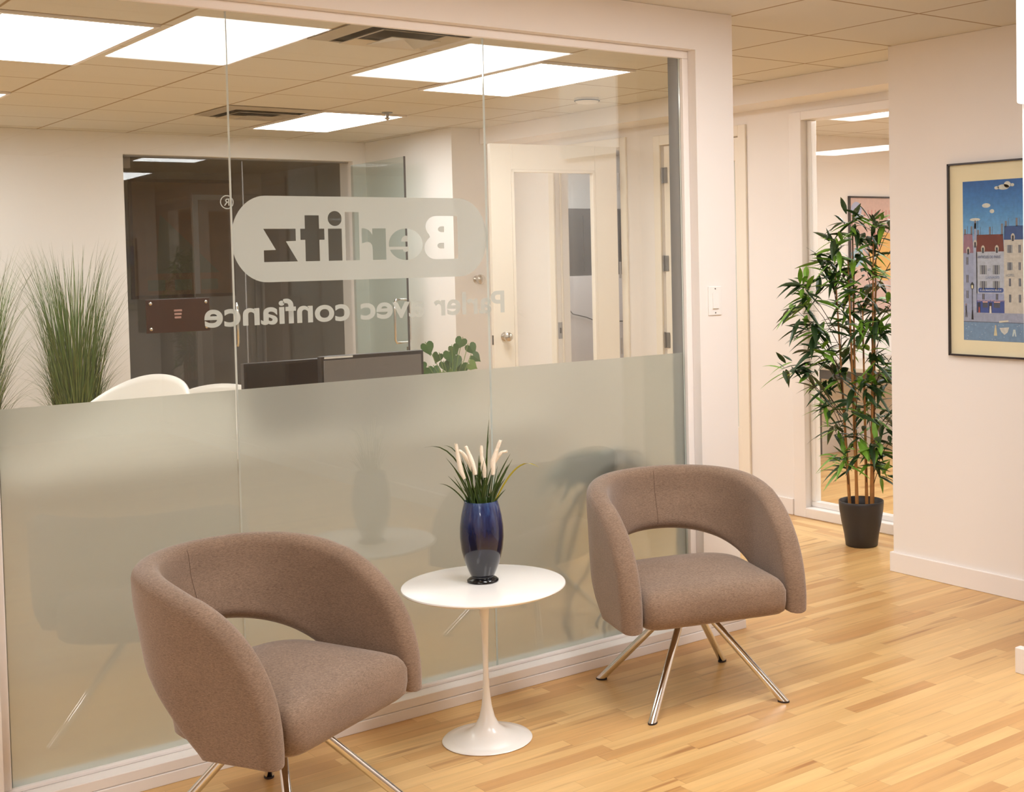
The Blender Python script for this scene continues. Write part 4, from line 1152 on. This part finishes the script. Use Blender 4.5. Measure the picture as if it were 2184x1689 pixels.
for sy in (1, -1):
    m = MB(); m.tube([(DL-0.10, 0.0, 1.235), (DL-0.10, sy*0.05, 1.235), (DL-0.10, sy*0.06, 1.215), (DL-0.10, sy*0.06, 0.93), (DL-0.10, sy*0.05, 0.91), (DL-0.10, 0.0, 0.91)], 0.011, 12); m.build('pull_bar', M['chrome'], d3, smooth=True)
t = thing('key_set', 'small chrome lock with a key at the edge of the glass door', 'lock', (4.712, 4.80, 0.86))
m = MB(); m.lathe([(0.016, -0.02), (0.016, 0.02)], 18); m.build('cylinder', M['chrome'], t); m = MB(); m.tube([(0, 0, -0.02), (0.0, 0, -0.07)], 0.006, 8); m.lathe([(0.014, -0.10), (0.016, -0.085), (0.010, -0.07)], 14); m.build('key', M['nickel'], t)

t = thing('name_board', 'dark red brown plaque with steel studs on the dark glazing', 'plaque', (3.099, YB+0.02, 1.028))
boxo('board', M['walnut'], (0, 0.475, -0.006, 0.006, 0, 0.25), t, bevel=0.002)
for x, z in ((0.03, 0.03), (0.03, 0.22), (0.445, 0.22), (0.445, 0.03)):
    m = MB(); m.lathe([(0.012, 0), (0.012, 0.012), (0.004, 0.016)], 16); o = m.build('stud', M['nickel'], t, smooth=True, loc=(x, -0.006, z)); o.rotation_euler = (PI/2, 0, 0)
m = MB()
for k in range(3):
    m.box(0.205+0.002*k, 0.265-0.004*k, -0.0072, -0.0064, 0.155-0.026*k, 0.170-0.026*k)
m.build('mark', pmat('faded pink mark', srgb(168, 130, 120), 0.6), t)
t = thing('hall_picture', 'ochre and green framed picture in the dim hall behind the glazing', 'framed picture', (3.90, 8.3, 1.25))
m = MB(); m.box(-0.10, 0.82, -0.012, -0.001, 0.0, 1.05, 0); m.add([(0.10, -0.0126, 0.20), (0.70, -0.0126, 0.20), (0.45, -0.0126, 0.45), (0.15, -0.0126, 0.75)], [(0, 1, 2, 3)], 1)
for k in range(3): m.box(0.02+0.25*k, 0.18+0.25*k, -0.0128, -0.0122, 0.04, 0.14, 1)
m.build('print', [M['map1'], M['map2']], t)
m = MB()
for a, b, c, d in ((-0.13, 0.85, 1.05, 1.08), (-0.13, 0.85, -0.03, 0), (-0.13, -0.10, 0, 1.05), (0.82, 0.85, 0, 1.05)): m.box(a, b, -0.02, -0.0005, c, d)
m.build('frame', M['walnut'], t)
t = thing('exit_box', 'small pale box at the top left of the dark glazing', 'sign box', (3.02, 6.6, 2.30)); boxo('housing', M['lgrey'], (0, 0.24, -0.03, 0.03, 0, 0.09), t, bevel=0.004); boxo('hanger', M['steel'], (0.11, 0.13, -0.005, 0.005, 0.09, 0.0995), t)
struct(boxo('trim_5', M['greytrim'], (4.36, 4.41, 8.285, 8.3, 0, 2.14)))
struct(boxo('trim_6', M['greytrim'], (4.95, 5.0, 8.285, 8.3, 0, 2.14)))
struct(boxo('trim_7', M['greytrim'], (4.36, 5.0, 8.285, 8.3, 2.14, 2.19)))

# reception desk with monitors, plant, chairs
t = thing('reception_desk', 'long desk behind the frosted glass, faint through the film', 'desk', (1.13, 1.2, 0))
boxo('desk_top', M['desk'], (0, 2.5, 0.0, 0.75, 0.72, 0.75), t, bevel=0.003)
boxo('front_panel', M['desk'], (0.05, 2.45, 0.05, 0.07, 0.0, 0.7195), t)
for x in (0.02, 2.45): boxo('side_panel', M['desk'], (x, x+0.03, 0.071, 0.74, 0.0, 0.7195), t)
DT = 0.75
def monitor(label, x0, x1, y, z1, backside, rz=0):
    t = thing('computer_monitor', label, 'monitor', ((x0+x1)/2, y, DT), rz)
    w = x1-x0; h = z1-DT
    boxo('bezel', M['black'], (-w/2, w/2, -0.02, 0.02, h-0.33, h), t, bevel=0.004)
    if backside: boxo('back_panel', M['mgrey'], (-w/2+0.012, w/2-0.018, -0.028, -0.0205, h-0.32, h-0.018), t)
    else: boxo('screen', M['blackg'], (-w/2+0.012, w/2-0.012, -0.022, -0.0205, h-0.32, h-0.012), t)
    m = MB(); m.lathe([(0.10, 0.0), (0.10, 0.010), (0.03, 0.016)], 24); m.box(-0.02, 0.02, -0.01, 0.01, 0.010, h-0.30); m.build('stand', M['black'], t)
    return t
mo = monitor('wide monitor seen from its grey back beside the leafy plant', 2.505, 3.030, 1.60, 1.108, True)
boxo('paper_note', M['white'], (-0.25, -0.11, -0.0305, -0.0285, 0.348, 0.357), mo)
monitor('smaller black monitor left of the wide grey one', 2.225, 2.60, 1.80, 1.085, False)
t = thing('heart_leaf_plant', 'green heart leaved plant beside the wide monitor', 'potted plant', (3.18, 1.58, DT))
m = MB(); m.lathe([(0.05, 0.0), (0.07, 0.12), (0.068, 0.12), (0.06, 0.10)], 28); m.build('pot', M['shell'], t, smooth=True)
m = MB(); m.lathe([(0.0, 0.10), (0.059, 0.10)], 20, cap0=False, cap1=False); m.build('soil', M['soil'], t)
random.seed(3)
S15 = 445.0
def hp(u, v): return (u-975)/S15, (808-v)/S15
leaves = [(926, 738, 0.055, 20, 0), (948, 760, 0.045, -20, 0), (970, 757, 0.055, 10, 0), (985, 742, 0.045, 25, 0), (1000, 728, 0.05, -25, 0), (1013, 745, 0.05, 30, 0), (1022, 765, 0.045, 50, 0), (980, 770, 0.065, 0, 0), (960, 780, 0.05, 15, 0), (918, 787, 0.055, -60, 0), (935, 790, 0.05, 5, 0), (995, 785, 0.06, -12, 0), (1018, 780, 0.045, 60, 1), (972, 795, 0.05, 0, 1), (950, 800, 0.05, -30, 1), (990, 800, 0.045, 40, 0)]
mst = MB()
for u, v, L_, rot, lt in leaves:
    la, h = hp(u, v); h = max(h, 0.0)+0.215; L_ = L_*1.28; d0 = random.uniform(-0.07, 0.07)
    c = rth*la+dep*d0+zz*h
    mm = MB(); a = math.radians(rot); dn = (rth*math.sin(a)-zz*math.cos(a)+dep*random.uniform(-0.3, 0.3)).normalized()
    sd = dn.cross(dep).normalized(); nm = sd.cross(dn)
    n = 20; pts = []
    for k in range(n):
        q = 2*PI*k/n
        hx = 16*math.sin(q)**3/17; hy = (13*math.cos(q)-5*math.cos(2*q)-2*math.cos(3*q)-math.cos(4*q))/17
        pts.append(c+sd*(hx*L_*0.50)+dn*(-(hy)*L_*0.62+L_*0.15)-nm*(abs(hx)*L_*-0.12))
    vs = pts+[c+dn*(-0.1*L_)]
    mm.add(vs, [(k, (k+1) % n, n) for k in range(n)])
    o = mm.build('leaf', M['heartl'] if lt else M['heart'], t)
    mst.tube([(0, 0, 0.10), tuple((c*0.6+Vector((0, 0, 0.06)))), tuple(c-dn*L_*0.3)], 0.0018, 6)
mst.build('stems', M['heartl'], t)

def shell_chair(label, loc, rz):
    t = thing('shell_chair', label, 'chair', loc, rz, 'white shell chairs')
    V = []; F = []; NA, NB = 40, 14
    for j in range(NB+1):
        q = j/NB
        for i in range(NA+1):
            th = math.radians(-128+256*i/NA)      # 0 = back
            back = (1+math.cos(th))/2
            zt = 0.52+0.36*back**1.1
            z = 0.44+(zt-0.44)*q
            r = 0.10+0.22*math.sin(PI/2*min(1, q*1.25+0.15))+0.035*q
            V.append((r*math.sin(th), r*math.cos(th), z))
    for j in range(NB):
        for i in range(NA):
            a = j*(NA+1)+i; F.append((a, a+1, a+NA+2, a+NA+1))
    m = MB(); m.add(V, F); o = m.build('shell', M['shell'], t, smooth=True)
    so = o.modifiers.new('solid', 'SOLIDIFY'); so.thickness = 0.022; so.offset = 0
    m = MB(); m.lathe([(0.05, 0.415), (0.19, 0.42), (0.225, 0.44), (0.20, 0.452), (0.02, 0.455)], 36); m.build('seat', M['shell'], t, smooth=True)
    m = MB(); m.lathe([(0.025, 0.03), (0.025, 0.415)], 16); m.build('post', M['chrome'], t, smooth=True)
    m = MB(); m.lathe([(0.23, 0.0), (0.23, 0.008), (0.03, 0.03)], 40); m.build('base', M['chrome'], t, smooth=True)
    return t
sc = shell_chair('white shell chair behind the desk, its rounded back above the frosted film', (1.96, 2.66, 0), math.radians(-52)); sc.scale = (0.86, 0.86, 1.11)
sc2 = dup(sc, (2.64, 3.32, 0), math.radians(-30), 'second white shell chair, only its rim showing above the frost'); sc2.scale = (1, 1, 0.94)

def grass_plant(label, loc, seed):
    random.seed(seed)
    t = thing('grass_plant', label, 'potted plant', loc, 0, 'tall grass plants by the back wall')
    m = MB(); m.lathe([(0.11, 0.0), (0.15, 0.40), (0.145, 0.40), (0.13, 0.36)], 36); m.build('pot', M['shell'], t, smooth=True)
    m = MB(); m.lathe([(0.0, 0.37), (0.134, 0.37)], 24, cap0=False, cap1=False); m.build('soil', M['soil'], t)
    m = MB()
    for k in range(560):
        a = random.uniform(0, 2*PI); rr = 0.115*math.sqrt(random.random())
        root = Vector((rr*math.cos(a), rr*math.sin(a), 0.36))
        L_ = random.uniform(0.35, 1.42)**1.0; a2 = a+random.uniform(-0.6, 0.6); sp = random.uniform(0.04, 0.40)*(0.55+0.45*random.random())
        if L_ < 0.9: sp *= 0.85
        dr = Vector((math.cos(a2), math.sin(a2), 0)); n = 9; pts = []
        pw = random.uniform(2.2, 4.2); drp = random.uniform(0.02, 0.20)*sp/0.3
        for i in range(n+1):
            u = i/n; pts.append(root+dr*(0.10*u+sp*u**pw)+zz*(L_*u-drp*u**5))
        w = random.uniform(0.0028, 0.0052); ws = [w*(1-u**2.2*0.97) for u in [i/n for i in range(n+1)]]
        m.ribbon(pts, ws, dr.cross(zz), 0 if random.random() < 0.72 else 1, fold=0.3)
    m.build('blades', [M['grass'], M['grassp']], t); t.children[-1]['kind'] = 'stuff'
    return t
g0 = grass_plant('tall green grass plant standing left of the dark glazing', (2.43, 5.22, 0), 31)
dup(g0, (1.70, 4.72, 0), 2.2, 'second tall grass plant, mostly cut off by the left edge')

# plant stand right behind the frosted glass
t = thing('scroll_plant_stand', 'dark scrolled iron stand blurred behind the frosted glass', 'plant stand', (2.965, 0.20, 0))
def scroll(cx, cz, r0, turns, a0, sgn=1, n=40):
    pts = []
    for i in range(n+1):
        u = i/n; a = a0+sgn*turns*2*PI*u; r = r0*(1-0.62*u); pts.append((cx+r*math.cos(a), 0, cz+r*math.sin(a)))
    return pts
m = MB(); m.tube([(0.05, 0, 0.66), (0.05, 0, 0.40), (-0.01, 0, 0.30), (-0.09, 0, 0.22), (-0.125, 0, 0.12), (-0.09, 0, 0.03), (-0.02, -0.04, 0.012)], 0.007, 8)
m.build('leg', M['iron'], t)
m = MB(); m.tube([(x+0.06, y-0.06, z+0.045) for x, y, z in scroll(0.0, 0.05, 0.075, 1.3, PI, -1)], 0.006, 8); m.build('scroll', M['iron'], t)
m = MB(); m.tube([(-0.02, 0.02, 0.62), (-0.10, 0.02, 0.50), (-0.13, 0.02, 0.36), (-0.08, 0.02, 0.24)], 0.007, 8); m.build('brace', M['iron'], t)
for a in (0.6, 2.4):
    m = MB(); m.tube([(0.04*math.cos(a)+0.05, 0.04*math.sin(a), 0.66), (0.13*math.cos(a)+0.05, 0.13*math.sin(a), 0.30), (0.12*math.cos(a)+0.05, 0.12*math.sin(a), 0.008)], 0.007, 8); m.build('leg', M['iron'], t)
m = MB(); m.lathe([(0.09, 0.655), (0.11, 0.66), (0.09, 0.668)], 28, (0.055, 0.02, 0)); m.build('tray', M['iron'], t)
t = thing('planter_bowl', 'dark bowl of foliage on the iron stand, a blur behind the frost', 'potted plant', (3.02, 0.22, 0.6690))
m = MB(); m.lathe([(0.05, 0.0), (0.10, 0.04), (0.125, 0.085), (0.118, 0.085), (0.09, 0.05)], 30); m.build('bowl', M['iron'], t, smooth=True)
random.seed(8); m = MB()
for k in range(170):
    a = random.uniform(0, 2*PI); L_ = random.uniform(0.14, 0.31); el = random.uniform(0.1, 0.9); dr = Vector((math.cos(a)*math.cos(el)*1.15+0.12, math.sin(a)*math.cos(el)*0.32+0.08, math.sin(el)*0.8))
    pts = [Vector((0, 0, 0.06))+dr*L_*u-zz*(0.6*L_*u*u) for u in (0, 0.25, 0.5, 0.75, 1)]
    m.ribbon(pts, [0.003, 0.016, 0.022, 0.016, 0.001], dr.cross(zz).normalized(), 0)
m.build('foliage', M['leafd'], t); t.children[-1]['kind'] = 'stuff'

# white box at the top right edge, its surface set to glow
t = thing('bright_edge_box', 'bright white box at the top right edge of the picture', 'wall light', (3.965, -1.2, 2.05))
m = MB(); m.box(-0.035, 0.002, -0.35, 0.10, 0.0, 0.40); m.build('housing', emat('glowing white', (1.0, 0.96, 0.9), 1.1), t, bevel=0.008)
